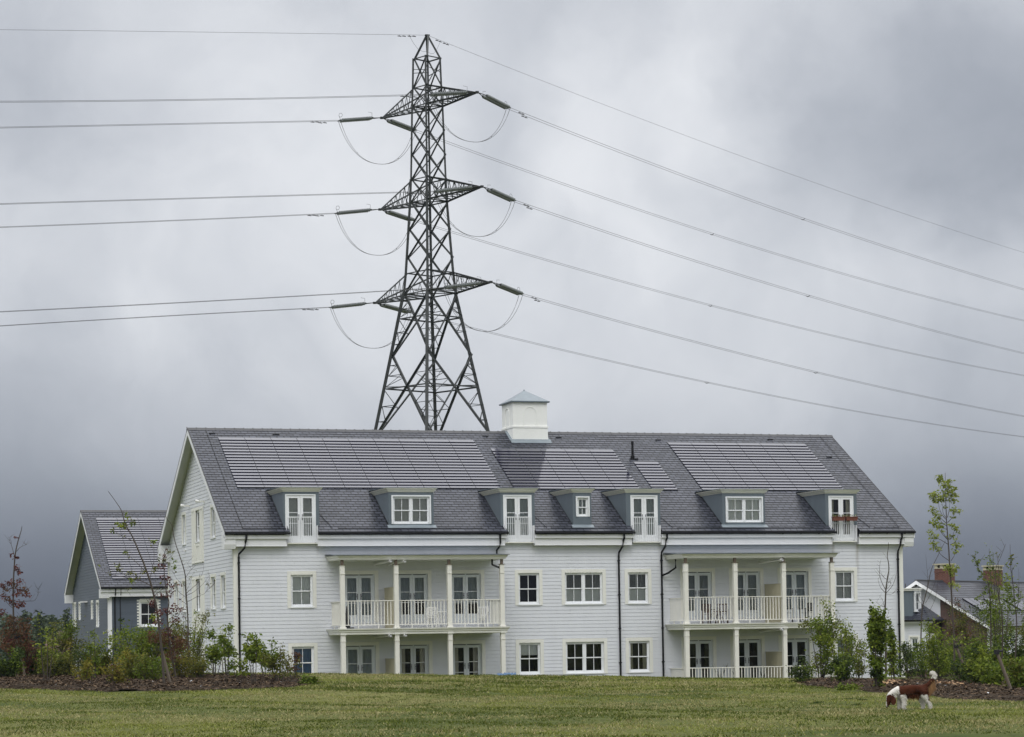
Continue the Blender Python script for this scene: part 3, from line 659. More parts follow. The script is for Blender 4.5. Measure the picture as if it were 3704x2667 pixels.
for px, py in ((767, 1569), (998, 1572), (1755, 1579), (2020, 1583), (2380, 1593), (2785, 1591), (2999, 1655), (3000+600, 1655)):
    if px > 3300: continue
    r_ = ray(px, py); n_ = np.array([0, -RS, 1.]); t_ = ((np.array([0, YE, ZE])-CAM)@n_)/(r_@n_); p = CAM+r_*t_
    vt.box(p[0]-.15, p[0]+.15, p[1]-.05, p[1]+.14, p[2]-.02, p[2]+.045, 'ridge_tile'); vt.box(p[0]-.14, p[0]+.14, p[1]-.055, p[1]-.045, p[2]-.01, p[2]+.03, 'gutter_black')
vt.build('roof_vents', roof)
vp = MB(); vp.lathe((20.89, 6.2, rz(6.2)-.1), (20.89, 6.2, rz(6.2)+.80), [(0, .10), (.22, .10), (.24, .065), (.80, .055), (.82, .07), (1, .07)], 'gutter_black', 10); vp.box(20.68, 21.10, 5.97, 6.36, rz(6.0)-.06, rz(6.0)+.07, 'gutter_black'); vp.build('vent_pipe', roof)

# lightning conductor tape along verges and eaves
lc = MB()
def tape(pts): lc.tube([(x, y, rz(y)+.035) for x, y in pts], .011, 'gutter_black', 4)
for xs in (.35, LEN-.2): tape([(xs, 8.4), (xs, -.2)])
for a, b in ((-.1+.45, 2.3), (4.6, 11.3), (14.5, 17.6), (20.6, 27.5), (30.6, LEN-.2)): tape([(a, -.2), (b, -.2)])
for xs in (4.0, 13.95, 20.05, 30.05): tape([(xs-.1, 1.5), (xs+.35, -.2)])
lc.build('lightning_tape', roof)

# dormers
def dormer(x0, x1, door, wx0, wx1, zb=None, wz0=None, wz1=None, back=None, planter=False, units=2):
    yb_ = (8.72-ZE)/RS+YE; zt = 8.72
    d = MB(); base = rz(0.0)-.02
    if door:
        d.box(x0, wx0, -.0, .09, base, zt, 'lead'); d.box(wx1, x1, .0, .09, base, zt, 'lead'); d.box(wx0, wx1, .002, .09, 8.61, zt, 'lead')
        d.box(wx0-.02, wx0, -.30, .12, 6.42, base+.05, 'white_fascia'); d.box(wx1, wx1+.02, -.30, .12, 6.42, base+.05, 'white_fascia')
    else:
        d.box(x0, wx0, 0, .09, base, zt, 'lead'); d.box(wx1, x1, 0, .09, base, zt, 'lead'); d.box(wx0, wx1, .0, .09, base, wz0, 'lead'); d.box(wx0, wx1, .0, .09, wz1, zt, 'lead')
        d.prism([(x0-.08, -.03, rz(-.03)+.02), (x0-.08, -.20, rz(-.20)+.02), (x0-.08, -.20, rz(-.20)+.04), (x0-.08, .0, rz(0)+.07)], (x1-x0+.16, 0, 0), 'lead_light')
    for xa, xb in ((x0, x0+.05), (x1-.05, x1)):
        d.prism([(xa, .09, base-.1), (xa, .09, zt), (xa, yb_+.1, zt), (xa, yb_+.1, zt-.04)], (xb-xa, 0, 0), 'lead')
    for xa in (x0-.012, x1+.012-.03): d.prism([(xa, .02, rz(.02)+.02), (xa, yb_, rz(yb_)+.02), (xa, yb_, rz(yb_)+.055), (xa, .02, rz(.02)+.055)], (.03, 0, 0), 'gutter_black')
    do = d.build('dormer', A)
    c = MB(); pr = [(-.02, 0), (-.03, .05), (-.07, .06), (-.09, .11), (-.13, .14), (-.145, .18), (0, .185)]     # moulded cornice, mitred round three sides
    def ring(o_, z): return [(x0-o_, yb_+.35), (x0-o_, -o_), (x1+o_, -o_), (x1+o_, yb_+.35)]
    for i in range(len(pr)-1):
        a = ring(-pr[i][0], 0); b = ring(-pr[i+1][0], 0); za, zb2 = zt+pr[i][1], zt+pr[i+1][1]
        for j in range(3):
            c.face([(a[j][0], a[j][1], za), (a[j+1][0], a[j+1][1], za), (b[j+1][0], b[j+1][1], zb2), (b[j][0], b[j][1], zb2)], 'mossy_trim' if j == 0 else 'cream_trim')
    c.face([(p[0], p[1], zt+.0) for p in ring(.02, 0)], 'cream_trim')
    lp = [(p[0], p[1]) for p in ring(.155, 0)]
    c.prism([(x0-.155, -.155, zt+.18), (x1+.155, -.155, zt+.18), (x1+.155, yb_+.5, zt+.24), (x0-.155, yb_+.5, zt+.24)], (0, 0, .022), 'lead'); c.build('cornice', do)
    if door:
        french(FR(wx0, 6.47, -.03), do, wx1-wx0, 8.61-6.47, trim=.0, name='dormer_door', back=back, nested=False, doorm='sash_white')
        r = MB(); yy = -.16; a, b = wx0+.09, wx1-.09; r.box(a-.02, b+.02, yy-.02, yy+.02, 7.575, 7.615, 'sash_white'); r.box(a, b, yy-.015, yy+.015, 6.57, 6.60, 'sash_white'); n = 12
        for i in range(n+1): xx = a+(b-a)*i/n; r.box(xx-.011, xx+.011, yy-.011, yy+.011, 6.50, 7.58, 'sash_white')
        r.box(wx0-.02, wx1+.02, -.24, .02, 6.42, 6.47, 'cream_trim'); r.build('juliet_railing', do)
    else: sash(FR(wx0, wz0, -.03), do, wx1-wx0, wz1-wz0, units, .06, name='dormer_window', back=back, trimmat='sash_white', nested=False, sill=False)
    return do
dormer(2.19, 3.80, True, 2.28, 3.65, back='slats')
dormer(6.97, 9.04, False, 7.08, 8.90, wz0=7.30, wz1=8.58, back='slats')
dormer(12.17, 13.79, True, 12.30, 13.65, back='blind_cool')
dormer(15.62, 16.51, False, 15.76, 16.41, wz0=7.63, wz1=8.55, back='blind_cool', units=1)
dormer(18.20, 19.88, True, 18.42, 19.75, back='blind_cool')
dormer(22.97, 25.11, False, 23.12, 24.99, wz0=7.36, wz1=8.56, back='blind_white')
dormer(28.22, 29.83, True, 28.37, 29.66, back='curtains')

# cupola on the ridge
c = MB(); x0, x1, y0, y1 = 15.27, 17.02, 7.65, 9.42; zt = 13.60
c.box(x0-.02, x1+.02, y0-.02, y1+.02, 11.2, 12.36, 'tower_render'); c.box(x0-.045, x1+.045, y0-.045, y1+.045, 12.36, 12.44, 'tower_render'); c.box(x0, x1, y0, y1, 12.44, zt, 'tower_render')
def arch(M, w, zb, zs, m_):      # thin arched moulding standing proud of the face
    a = MB(M); n = 14; P = [(w/2*math.cos(math.pi*i/n), zs+w/2*math.sin(math.pi*i/n)) for i in range(n+1)]; Q = [((w/2-.03)*math.cos(math.pi*i/n), zs+(w/2-.03)*math.sin(math.pi*i/n)) for i in range(n+1)]
    pts_o = [(w/2, zb)]+P+[(-w/2, zb)]; pts_i = [(w/2-.03, zb)]+Q+[(-w/2+.03, zb)]
    for i in range(len(pts_o)-1):
        a.prism([(pts_o[i][0], 0, pts_o[i][1]), (pts_o[i+1][0], 0, pts_o[i+1][1]), (pts_i[i+1][0], 0, pts_i[i+1][1]), (pts_i[i][0], 0, pts_i[i][1])], (0, -.022, 0), m_)
    return a
cu = c.build('cupola', A)
for M_ in (Matrix.Translation(((x0+x1)/2, y0, 0)), side_frame(x0, (y0+y1)/2), Matrix.Translation((x1, (y0+y1)/2, 0)) @ Matrix.Rotation(math.pi/2, 4, 'Z')): arch(M_, .68, 12.44, 13.05, 'tower_render').build('arch_moulding', cu)
r = MB(); e = .10; ap = ((x0+x1)/2, (y0+y1)/2, 14.28); cs = [(x0-e, y0-e, zt+.06), (x1+e, y0-e, zt+.06), (x1+e, y1+e, zt+.06), (x0-e, y1+e, zt+.06)]
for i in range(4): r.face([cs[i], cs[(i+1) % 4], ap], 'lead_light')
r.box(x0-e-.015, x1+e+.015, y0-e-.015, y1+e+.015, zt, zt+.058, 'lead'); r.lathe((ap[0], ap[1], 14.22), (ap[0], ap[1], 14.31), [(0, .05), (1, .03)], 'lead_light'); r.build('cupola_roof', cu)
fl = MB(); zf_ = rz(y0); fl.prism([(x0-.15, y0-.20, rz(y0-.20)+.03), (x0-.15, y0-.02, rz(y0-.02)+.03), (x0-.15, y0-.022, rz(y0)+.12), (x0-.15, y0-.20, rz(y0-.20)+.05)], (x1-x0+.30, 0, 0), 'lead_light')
for xa in (x0-.15, x1+.022): fl.prism([(xa, y0-.1, rz(y0-.1)+.025), (xa, DPT/2, ZR+.02), (xa, DPT/2, ZR+.06), (xa, y0-.1, rz(y0-.1)+.06)], (.128, 0, 0), 'lead_light')
fl.build('flashing', cu)

# downpipes
def pipe(pts, r=.038): q = MB(); q.tube(pts, r, 'gutter_black', 8); 
def downpipe(xg, xw, zend=-.36, xo=0.0):
    q = MB(); q.tube([(xg, -.44, 6.84), (xg, -.44, 6.62), (xg-.02, -.36, 6.52), (xg-.06, -.355, 6.25), (xw, -.13, 5.98), (xw, -.09, 5.85), (xw, -.09, zend)], .047, 'gutter_black', 8)
    z = 5.6
    while z > 0: q.box(xw-.055, xw+.055, -.135, -.03, z-.03, z+.03, 'gutter_black'); z -= 1.55
    q.build('downpipe', A)
downpipe(.45, .17); downpipe(17.93, 17.77); downpipe(20.02, 19.86); downpipe(31.95, 31.88)
q = MB(); q.tube([(12.0, -.44, 6.84), (12.0, -.44, 6.6), (12.03, -.36, 6.45), (11.98, -.355, 6.25), (11.9, -.2, 6.1), (11.9, -.2, 5.90)], .047, 'gutter_black', 8)
q.tube([(11.15, -1.9, 5.66), (11.15, -1.9, 5.40), (11.45, -2.02, 5.26), (11.56, -2.05, 5.24)], .047, 'gutter_black', 8); q.build('downpipe', A)
q = MB(); q.tube([(20.35, -.6, 5.7), (20.35, -.6, 5.25), (20.1, -.3, 5.02), (19.9, -.1, 4.92)], .047, 'gutter_black', 8); q.build('downpipe', A)
q = MB(); q.tube([(.62, -.12, 6.3), (.62, -.12, -.36)], .012, 'gutter_black', 5); 

# flue pipes through the balconies
for x, z in ((6.42, 5.567), (7.05, 5.55), (6.36, 2.335), (7.04, 2.33), (24.91, 5.525), (24.86, 2.345)):
    q = MB(); q.tube([(x-.12, 0, z-.05), (x-.12, -.25, z-.05)], .058, 'plastic_white', 12, cap=False); q.tube([(x-.12, -.2, z-.05), (x, -2.22, z)], .048, 'plastic_white', 12, cap=False); q.tube([(x, -2.20, z), (x, -2.36, z)], .068, 'plastic_white', 14, cap=False)
    q.tube([(x, -2.34, z), (x, -2.36, z)], [.066, .060], 'plastic_white', 14, cap=False); q.tube([(x, -2.30, z), (x, -2.33, z-.005)], .034, 'sash_white', 10); q.build('flue_pipe', A)

# security lights on the gable
q = MB()
for y_, z_ in ((10.92, 8.72), (6.9, 8.70)): q.box(-.30, -.0, y_-.05, y_+.05, z_-.05, z_+.03, 'cream_trim'); q.lathe((-.40, y_+.12, z_+.02), (-.26, y_, z_), [(0, .07), (1, .05)], 'plastic_white')
q.box(-.12, 0, 12.0, 12.25, 6.6, 6.66, 'plastic_white'); q.build('wall_lights', A)

# balconies
def balcony(xc, dividers):
    """xc: the four column positions"""
    x0, x1 = xc[0]-.14, xc[3]+.16; YF = -2.15; zt, zb = 2.66, 2.39
    d = MB(); d.box(x0, x1, YF, .0, zb+.02, zt-.03, 'white_fascia')
    prof = [(.0, 0), (.015, .02), (.02, .10), (.06, .125), (.065, .175), (.12, .22), (.13, .27)]
    def ring(o_): return [(x0-o_, 0), (x0-o_, YF-o_), (x1+o_, YF-o_), (x1+o_, 0)]
    def moulding(mb, prof, zb_, ringf, mt):
        for i in range(len(prof)-1):
            a = ringf(prof[i][0]); b = ringf(prof[i+1][0]); za, zc = zb_+prof[i][1], zb_+prof[i+1][1]
            for j in range(3): mb.face([(a[j][0], a[j][1], za), (a[j+1][0], a[j+1][1], za), (b[j+1][0], b[j+1][1], zc), (b[j][0], b[j][1], zc)], mt)
    moulding(d, prof, zb, ring, 'cream_trim')
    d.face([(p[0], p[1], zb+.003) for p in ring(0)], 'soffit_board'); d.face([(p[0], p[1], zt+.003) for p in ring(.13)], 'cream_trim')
    for xx in xc: d.box(xx-.13, xx+.13, YF-.03, YF+.25, zb-.002, zb+.14, 'cream_trim')
    bo = d.build('balcony', A)
    # canopy
    c = MB(); zc = 5.64
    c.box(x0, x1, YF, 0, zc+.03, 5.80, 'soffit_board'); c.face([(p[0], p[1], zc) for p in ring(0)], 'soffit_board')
    moulding(c, [(0, 0), (.0, .03), (.02, .035), (.03, .09), (.06, .11), (.07, .15), (.13, .20)], zc, ring, 'cream_trim')
    o_ = .15; c.face([(x0-o_, YF-o_, zc+.20), (x1+o_, YF-o_, zc+.20), (x1+o_, 0, zc+.31), (x0-o_, 0, zc+.31)], 'lead'); c.face([(x0-o_, YF-o_, zc+.18), (x1+o_, YF-o_, zc+.18), (x1+o_, YF-o_, zc+.20), (x0-o_, YF-o_, zc+.20)], 'gutter_black')
    c.face([(x0-o_, 0, zc+.29), (x0-o_, YF-o_, zc+.18), (x0-o_, YF-o_, zc+.20), (x0-o_, 0, zc+.31)], 'lead'); c.face([(x0-o_, YF-o_, zc+.185), (x1+o_, YF-o_, zc+.185), (x1+o_, 0, zc+.29), (x0-o_, 0, zc+.29)], 'cream_trim'); c.build('canopy', bo)
    yc = YF+.11
    for xx in xc:
        k = MB(); h = .095
        k.box(xx-h, xx+h, yc-h, yc+h, 2.66, 5.41, 'rail_cream'); k.box(xx-h-.02, xx+h+.02, yc-h-.02, yc+h+.02, 5.02, 5.05, 'rail_cream'); k.box(xx-h-.035, xx+h+.035, yc-h-.035, yc+h+.035, 2.665, 2.72, 'rail_cream')
        k.box(xx-h-.035, xx+h+.035, yc-h-.035, yc+h+.035, 5.412, 5.43, 'stub_wood'); k.box(xx-.055, xx+.055, yc-.055, yc+.055, 5.43, 5.66, 'stub_wood'); k.build('column', bo)
        k = MB(); k.box(xx-h, xx+h, yc-h, yc+h, -.36, 2.39, 'rail_cream'); k.box(xx-h-.02, xx+h+.02, yc-h-.02, yc+h+.02, 2.10, 2.13, 'rail_cream'); k.box(xx-h-.035, xx+h+.035, yc-h-.035, yc+h+.035, -.36, -.1, 'rail_cream'); k.build('column', bo)
    def rail(p, q, zf, top, bot):
        r = MB(); p = Vector(p); q = Vector(q); L_ = (q-p).length; ang = math.atan2((q-p).y, (q-p).x); r.M = Matrix.Translation((p.x, p.y, zf)) @ Matrix.Rotation(ang, 4, 'Z')
        r.box(0, L_, -.032, .032, top-.035, top, 'rail_cream'); r.box(0, L_, -.025, .025, bot-.03, bot, 'rail_cream'); n = int(round(L_/.145))
        for i in range(1, n): xx = L_*i/n; r.box(xx-.017, xx+.017, -.013, .013, bot, top-.03, 'rail_cream')
        for fx in (.27, .68): r.box(L_*fx-.017, L_*fx+.017, -.017, .017, .0, bot-.02, 'rail_cream')
        r.build('railing', bo)
    lvls = [(2.665, 1.21, .165)]
    if dividers[1]: lvls.append((-.30, .97, .15))
    for zf, tp, bt in lvls:
        for i in range(3): rail((xc[i]+.1, yc), (xc[i+1]-.1, yc), zf, tp, bt)
        rail((xc[0]-.03, -.05), (xc[0]-.03, yc-.05), zf, tp-.02, bt); rail((xc[3]+.03, -.05), (xc[3]+.03, yc-.05), zf, tp-.02, bt)
    xd = dividers[0]
    for zf, zt_ in ((2.67, 4.43), (-.3, 1.30)):
        d = MB(); d.box(xd-.03, xd+.03, -2.0, -.02, zf, zt_, 'divider'); d.box(xd-.045, xd+.045, -2.02, 0, zt_, zt_+.03, 'divider')
        for j in range(12): d.box(xd-.036, xd+.036, -1.98+j*.16, -1.965+j*.16, zf, zt_-.01, 'divider')
        d.build('privacy_screen', bo)
    return bo
balcony((4.31, 6.71, 9.12, 11.54), (6.74, False)); balcony((20.26, 22.67, 25.07, 27.50), (25.04, True))

# ---- planters on the juliet railing, furniture on the balconies (things of their own)
def planter(x, w, lab):
    t = thing('window_box', lab, 'planter', (x+w/2, -.27, 7.42), 'terracotta window boxes')
    b = MB(); b.prism([(x+.03, -.36, 7.42), (x+w-.03, -.36, 7.42), (x+w, -.38, 7.60), (x, -.38, 7.60)], (0, .18, 0), 'terracotta'); b.box(x-.01, x+w+.01, -.395, -.185, 7.585, 7.61, 'terracotta'); b.build('trough', t)
    g = MB(); R = random.Random(int(x*10))
    for i in range(90):
        p = Vector((x+R.uniform(.02, w-.02), -.29+R.uniform(-.08, .08), 7.60+R.uniform(0, .09))); a = R.uniform(0, 6.28); s = .03
        g.face([p, p+Vector((math.cos(a)*s, math.sin(a)*s, .01)), p+Vector((math.cos(a)*s, math.sin(a)*s, .05))], R.choice(['leaf_green', 'leaf_brown', 'leaf_lime', 'petal']))
    g.build('plants', t)
planter(28.42, .62, 'left terracotta window box on the railing of the right-hand dormer door'); planter(29.10, .60, 'right terracotta window box on the railing of the right-hand dormer door')
def chair(x, y, z, rot, label, mt, group=None, slats=6):
    t = thing('garden_chair', label, 'chair', (x, y, z), group); M_ = Matrix.Translation((x, y, z)) @ Matrix.Rotation(rot, 4, 'Z')
    s = MB(M_)
    for i in range(5): s.box(-.22, .22, -.2+i*.085, -.2+i*.085+.07, .42, .44, mt)
    s.build('seat', t); b = MB(M_); b.box(-.23, .23, .22, .25, .85, .90, mt); b.box(-.23, .23, .21, .24, .50, .54, mt)
    for i in range(slats): xx = -.2+i*.4/(slats-1); b.box(xx-.018, xx+.018, .215, .24, .50, .88, mt)
    b.build('backrest', t)
    for sx in (-.21, .21):
        for y0_, h in ((-.2, .63), (.23, .9)): l = MB(M_); l.box(sx-.02, sx+.02, y0_-.02, y0_+.02, 0, h, mt); l.build('leg', t)
        l = MB(M_); l.box(sx-.025, sx+.025, -.22, .22, .63, .655, mt); l.build('armrest', t)
    return t
def table(x, y, z, r_, h, label, mt):
    t = thing('garden_table', label, 'table', (x, y, z)); b = MB(); b.lathe((x, y, z+h-.03), (x, y, z+h), [(0, r_), (1, r_)], mt, 20); b.build('tabletop', t)
    for k in range(4): a = math.pi/4+k*math.pi/2; l = MB(); l.tube([(x+r_*.75*math.cos(a), y+r_*.75*math.sin(a), z), (x+r_*.25*math.cos(a), y+r_*.25*math.sin(a), z+h-.03)], .017, mt, 6); l.build('leg', t)
chair(8.6, -1.2, 2.67, 2.6, 'white slatted garden chair on the left upper balcony beside the middle french door', 'plastic_white')
table(9.0, -.9, 2.67, .35, .70, 'round white garden table on the left upper balcony', 'plastic_white')
chair(11.0, -.9, 2.67, -.4, 'white garden chair on the left upper balcony in front of the third french door', 'plastic_white')
chair(21.85, -.9, 2.67, .2, 'left brown wooden chair on the right upper balcony', 'teak', 'brown wooden balcony chairs'); chair(22.4, -1.2, 2.67, -.3, 'right brown wooden chair on the right upper balcony next to the second column', 'teak', 'brown wooden balcony chairs')
table(22.1, -1.5, 2.67, .30, .55, 'low brown wooden table on the right upper balcony', 'teak')
chair(25.6, -1.3, 2.67, 1.2, 'left black chair on the right upper balcony beside the beige screen', 'dark_metal', 'black balcony chairs'); chair(26.7, -.9, 2.67, -1.4, 'right black chair on the right upper balcony below the third french door', 'dark_metal', 'black balcony chairs')
t = thing('folded_parasol', 'dark folded parasol leaning in the left corner of the left upper balcony', 'parasol', (4.62, -1.7, 2.67)); q = MB(); q.lathe((4.62, -1.7, 2.70), (4.60, -1.6, 3.65), [(0, .10), (.1, .12), (.6, .09), (.9, .03), (1, .02)], 'dark_metal', 8); q.build('canopy', t); q = MB(); q.box(4.45, 4.85, -1.85, -1.5, 2.67, 2.72, 'dark_metal'); q.build('base', t)
def potplant(x, y, z, label, h=.6, leafm='leaf_olive', s=1.0):
    t = thing('potted_plant', label, 'plant', (x, y, z)); q = MB(); q.lathe((x, y, z), (x, y, z+.3*s), [(0, .10*s), (.9, .15*s), (.92, .17*s), (1, .17*s)], 'terracotta', 12); q.build('pot', t)
    g = MB(); R = random.Random(int(x*31))
    for i in range(26):
        a = R.uniform(0, 6.28); l = h*R.uniform(.5, 1.1); e = Vector((x+math.cos(a)*l*.45, y+math.sin(a)*l*.45, z+.3*s+l)); b0 = Vector((x, y, z+.3*s)); g.tube([b0, b0.lerp(e, .5)+Vector((0, 0, .05)), e], [.006, .005, .003], 'bark_green', 3)
        for k in range(6): p = b0.lerp(e, R.uniform(.3, 1)); d = Vector((R.uniform(-1, 1), R.uniform(-1, 1), R.uniform(-.3, .6)))*.05; n_ = Vector((R.uniform(-1, 1), R.uniform(-1, 1), 0))*.02; g.face([p, p+d*.5+n_, p+d, p+d*.5-n_], leafm)
    g.build('foliage', t)
potplant(22.0, -1.7, -.3, 'spiky potted plant behind the ground floor railing in front of the first right-hand french door', .8)
potplant(24.6, -.6, -.3, 'small conical potted plant beside the ground floor beige screen', .55, 'leaf_dark'); potplant(22.9, -1.5, -.3, 'leafy potted plant behind the second ground floor column of the right balcony', .7, 'leaf_green')
t = thing('folded_tarpaulin', 'crumpled blue sheet lying on the grass below the left balcony, right column', 'sheet', (10.95, -4.1, .3)); q = MB(); R = random.Random(3)
for i in range(14): x = 10.55+i*.06; z0 = float(zg(11, -4.4)); q.face([(x, -4.6, z0), (x+.07, -4.6, z0), (x+.07, -4.3, .66+R.uniform(-.05, .02)), (x, -4.3, .66+R.uniform(-.05, .02))], 'blue_blind')
q.build('sheet', t)

# ================================================================== grey house on the left
G = thing('grey_house', 'dark grey weatherboarded house with solar slates on its roof, left of the white block', 'house', (5, 38, -1.0))
gX, gY0, gY1, gze, gzr = -1.135, 30.45, 45.75, 5.31, 9.97; gL = 14; gs = (gzr-gze)/((gY1-gY0)/2+.45)
MG = Matrix.Translation((gX, gY0, 0)); m = MB(MG); clad(m, gL, -1.1, 5.0, 'grey_board', [(1.55+.1, 1.55+1.31-.1, 3.10, 4.6), (1.55+.1, 1.55+1.21, -.1, 1.4)], proud=.05)
m.box(-.035, .16, -.05, .12, -1.1, 4.80, 'white_fascia'); m.build('front_wall', G)
sash(MG @ Matrix.Translation((1.55, 0, 3.07)), G, 1.31, 1.57, 1, back=None); sash(MG @ Matrix.Translation((1.55, 0, -.1)), G, 1.31, 1.57, 1, back=None)
D2 = gY1-gY0; MS = side_frame(gX, gY1); gws = [(45.3, 1.25, 3.15, 4.74), (43.0, 1.05, 3.62, 4.73), (37.5, 1.0, 3.60, 4.71), (35.35, 1.3, 3.12, 4.68)]; gws += [(a, w, z0-3.1, z1-3.1) for a, w, z0, z1 in gws]
gws = [(gY1-(gY1-a)*0 if False else a, w, z0, z1) for a, w, z0, z1 in gws]
m = MB(MS); clad(m, D2, -1.1, gzr-.2, 'grey_board', [(gY1-a+.09, gY1-a+w-.09, z0, z1-.06) for a, w, z0, z1 in gws], top=gable_rng(D2, gze+.45*gs-.1, gs), proud=.05); m.M = None
m.box(gX-.05, gX+.1, gY0-.035, gY0+.17, -1.1, 4.8, 'white_fascia'); m.box(gX-.05, gX+.1, gY1-.13, gY1+.04, -1.1, 4.8, 'white_fascia'); m.build('gable_wall', G)
for a, w, z0, z1 in gws: sash(MS @ Matrix.Translation((gY1-a, 0, z0)), G, w, z1-z0, 1, .14, back='blind_cool')
q = MB(); q.box(gX-.35, gX, 38.9, 40.1, 4.62, 4.70, 'plastic_white'); q.build('wall_light', G)
m = MB(); courses(m, gX-.5, gX+gL, gY0-.45, (gY0+gY1)/2, gze, gs); courses(m, gX-.5, gX+gL, gY1+.45, (gY0+gY1)/2, gze, gs, flip=True)
for ya, yb in ((gY0-.45, (gY0+gY1)/2), (gY1+.45, (gY0+gY1)/2)): m.prism([(gX-.5, ya, gze-.03), (gX-.5, yb, gzr-.03), (gX-.5, yb, gzr+.02), (gX-.5, ya, gze+.02)], (.04, 0, 0), 'gutter_black')
gr = m.build('roof', G)
rd = MB(); x = gX-.52
while x < gX+gL: rd.prism([(x, (gY0+gY1)/2-.16, gzr-.085), (x, (gY0+gY1)/2-.045, gzr+.04), (x, (gY0+gY1)/2+.045, gzr+.04), (x, (gY0+gY1)/2+.16, gzr-.085)], (.442, 0, 0), 'ridge_tile'); x += .45
rd.build('ridge', gr)
arr_solar(-.88+.0, 12.5, 30.78, 37.25, 26, gs, gze, gY0-.45, G, bayw=1.22)
sf = MB()
for ya, yb in ((gY0-.40, (gY0+gY1)/2), (gY1+.40, (gY0+gY1)/2)):
    sf.face([(gX-.47, ya, gze-.10), (gX, ya, gze-.10), (gX, yb, gzr-.13), (gX-.47, yb, gzr-.13)], 'soffit_board'); sf.prism([(gX-.495, ya, gze-.30), (gX-.495, yb, gzr-.29), (gX-.495, yb, gzr-.04), (gX-.495, ya, gze-.04)], (.03, 0, 0), 'white_fascia')
sf.prism([(gX-.495, gY0-.28, 4.70), (gX-.495, gY0+.34, 4.70), (gX-.495, gY0+.34, 5.2), (gX-.495, gY0-.34, 5.15)], (.5, 0, 0), 'white_fascia')
sf.prism([(gX-.495, gY1+.28, 4.70), (gX-.495, gY1-.40, 4.70), (gX-.495, gY1-.40, 5.2), (gX-.495, gY1+.30, 5.1)], (.5, 0, 0), 'white_fascia')
sf.box(gX-.38, gX+gL, gY0-.30, gY0, 4.78, 5.06, 'white_fascia'); sf.box(gX-.48, gX+gL, gY0-.39, gY0-.30, 5.04, 5.20, 'white_fascia'); sf.build('fascia', G)
q = MB(); gutter(q, gX-.5, gX+gL, gY0-.45, gze); q.build('gutter', G)
for x_, nm in ((gX+.32, 0), (gX+.62, 1)): q = MB(); q.tube([(x_, gY0-.44, 5.2), (x_, gY0-.40, 4.95), (x_, gY0-.10, 4.65), (x_, gY0-.09, -1.1)], .038 if nm == 0 else .02, 'gutter_black', 8); q.build('downpipe', G)
m = MB(Matrix.Translation((gX+gL, gY1, 0)) @ Matrix.Rotation(math.pi, 4, 'Z')); clad(m, gL, -1.1, 5.2, 'grey_board', (), joints=False); m.build('rear_wall', G)
# ================================================================== brick and weatherboard house on the right
AP = np.array([49.415, 31.927, 5.325]); th = math.radians(36)
RV = DEP*math.cos(th)+LAT*math.sin(th); AV = LAT*math.cos(th)-DEP*math.sin(th)     # ridge direction, gable direction (towards the right and the viewer)
B = thing('brick_house', 'low brick and weatherboard house with two chimneys, right of the white block', 'house', tuple(AP*[1, 1, 0]+[0, 0, -1.2]))
rot = math.atan2(AV[1], AV[0]); MBh = Matrix.Translation((AP[0], AP[1], 0)) @ Matrix.Rotation(rot, 4, 'Z')     # local x along gable (right), local y along ridge (away), x=0 at the apex
HW, bs = 4.55, .60; zr_ = 5.325; ze_ = zr_-bs*(HW+.35)
def bwall(mb, poly, mt, axis='x'):       # brick wall face with course-sized UVs
    uv = [((p[0] if axis == 'x' else p[1])/.225, p[2]/.075) for p in poly]; mb.face(poly, mt, uv)
m = MB(MBh); S1 = 1.45
bwall(m, [(S1, 0, -1.2), (HW, 0, -1.2), (HW, 0, ze_+.2), (S1, 0, zr_-.15-bs*S1)], 'brick_brown'); bwall(m, [(HW, 0, -1.2), (HW, 26, -1.2), (HW, 26, ze_+.2), (HW, 0, ze_+.2)], 'sash_white', 'y'); m.build('brick_wall', B)
m = MB(MBh @ Matrix.Translation((-HW, 0, 0))); clad(m, HW+S1, -1.2, zr_-.2, 'white_board', (), top=lambda z: [(max(0, HW-(zr_-.15-z)/bs), min(HW+S1, HW+(zr_-.15-z)/bs))] if z < zr_-.2 else [], joints=False); m.build('gable_wall', B)
m = MB(MBh @ Matrix.Translation((HW+.01, 0, 0)) @ Matrix.Rotation(math.pi/2, 4, 'Z')); clad(m, 26, -1.2, 2.4, 'white_board', [(6.1, 7.2, .4, 1.9), (12.1, 13.2, .4, 1.9)], joints=False); m.build('side_wall', B)
for s_ in (6, 12): sash(MBh @ Matrix.Translation((HW+.01, s_, .3)) @ Matrix.Rotation(math.pi/2, 4, 'Z'), B, 1.3, 1.65, 1, .12)
m = MB(MBh)
for sg in (1, -1):
    n = 24; x0_, x1_ = 0, HW+.35
    for k in range(n):
        a = x1_*(1-k/n); b = x1_*(1-(k+1)/n); P = lambda s, y, h: (sg*s, y, zr_-bs*s+h)
        q = [P(a, -.35, .02), P(a, 26, .02), P(b, 26, .006), P(b, -.35, .006)]; uv = [(0, k+.02), (26.35/.33, k+.02), (26.35/.33, k+.98), (0, k+.98)]
        if sg < 0: q = q[::-1]; uv = uv[::-1]
        m.face(q, 'slate', uv); m.face([P(a, -.35, -.002), P(a, 26, -.002), P(a, 26, .02), P(a, -.35, .02)], 'slate', [(0, k+.5)]*4)
rb = m.build('roof', B)
m = MB(MBh); m.box(-.09, .09, -.35, 26, zr_-.02, zr_+.05, 'ridge_tile'); m.build('ridge', rb)
m = MB(MBh)
for sg in (1, -1): m.prism([(0, -.37, zr_-.02), (sg*(HW+.35), -.37, ze_-.02), (sg*(HW+.35), -.37, ze_-.20), (0, -.37, zr_-.24)], (0, .06, 0), 'white_fascia'); m.face([(0, -.33, zr_-.16), (sg*(HW+.3), -.33, ze_-.15), (sg*(HW+.3), 0, ze_-.15), (0, 0, zr_-.16)], 'soffit_board')
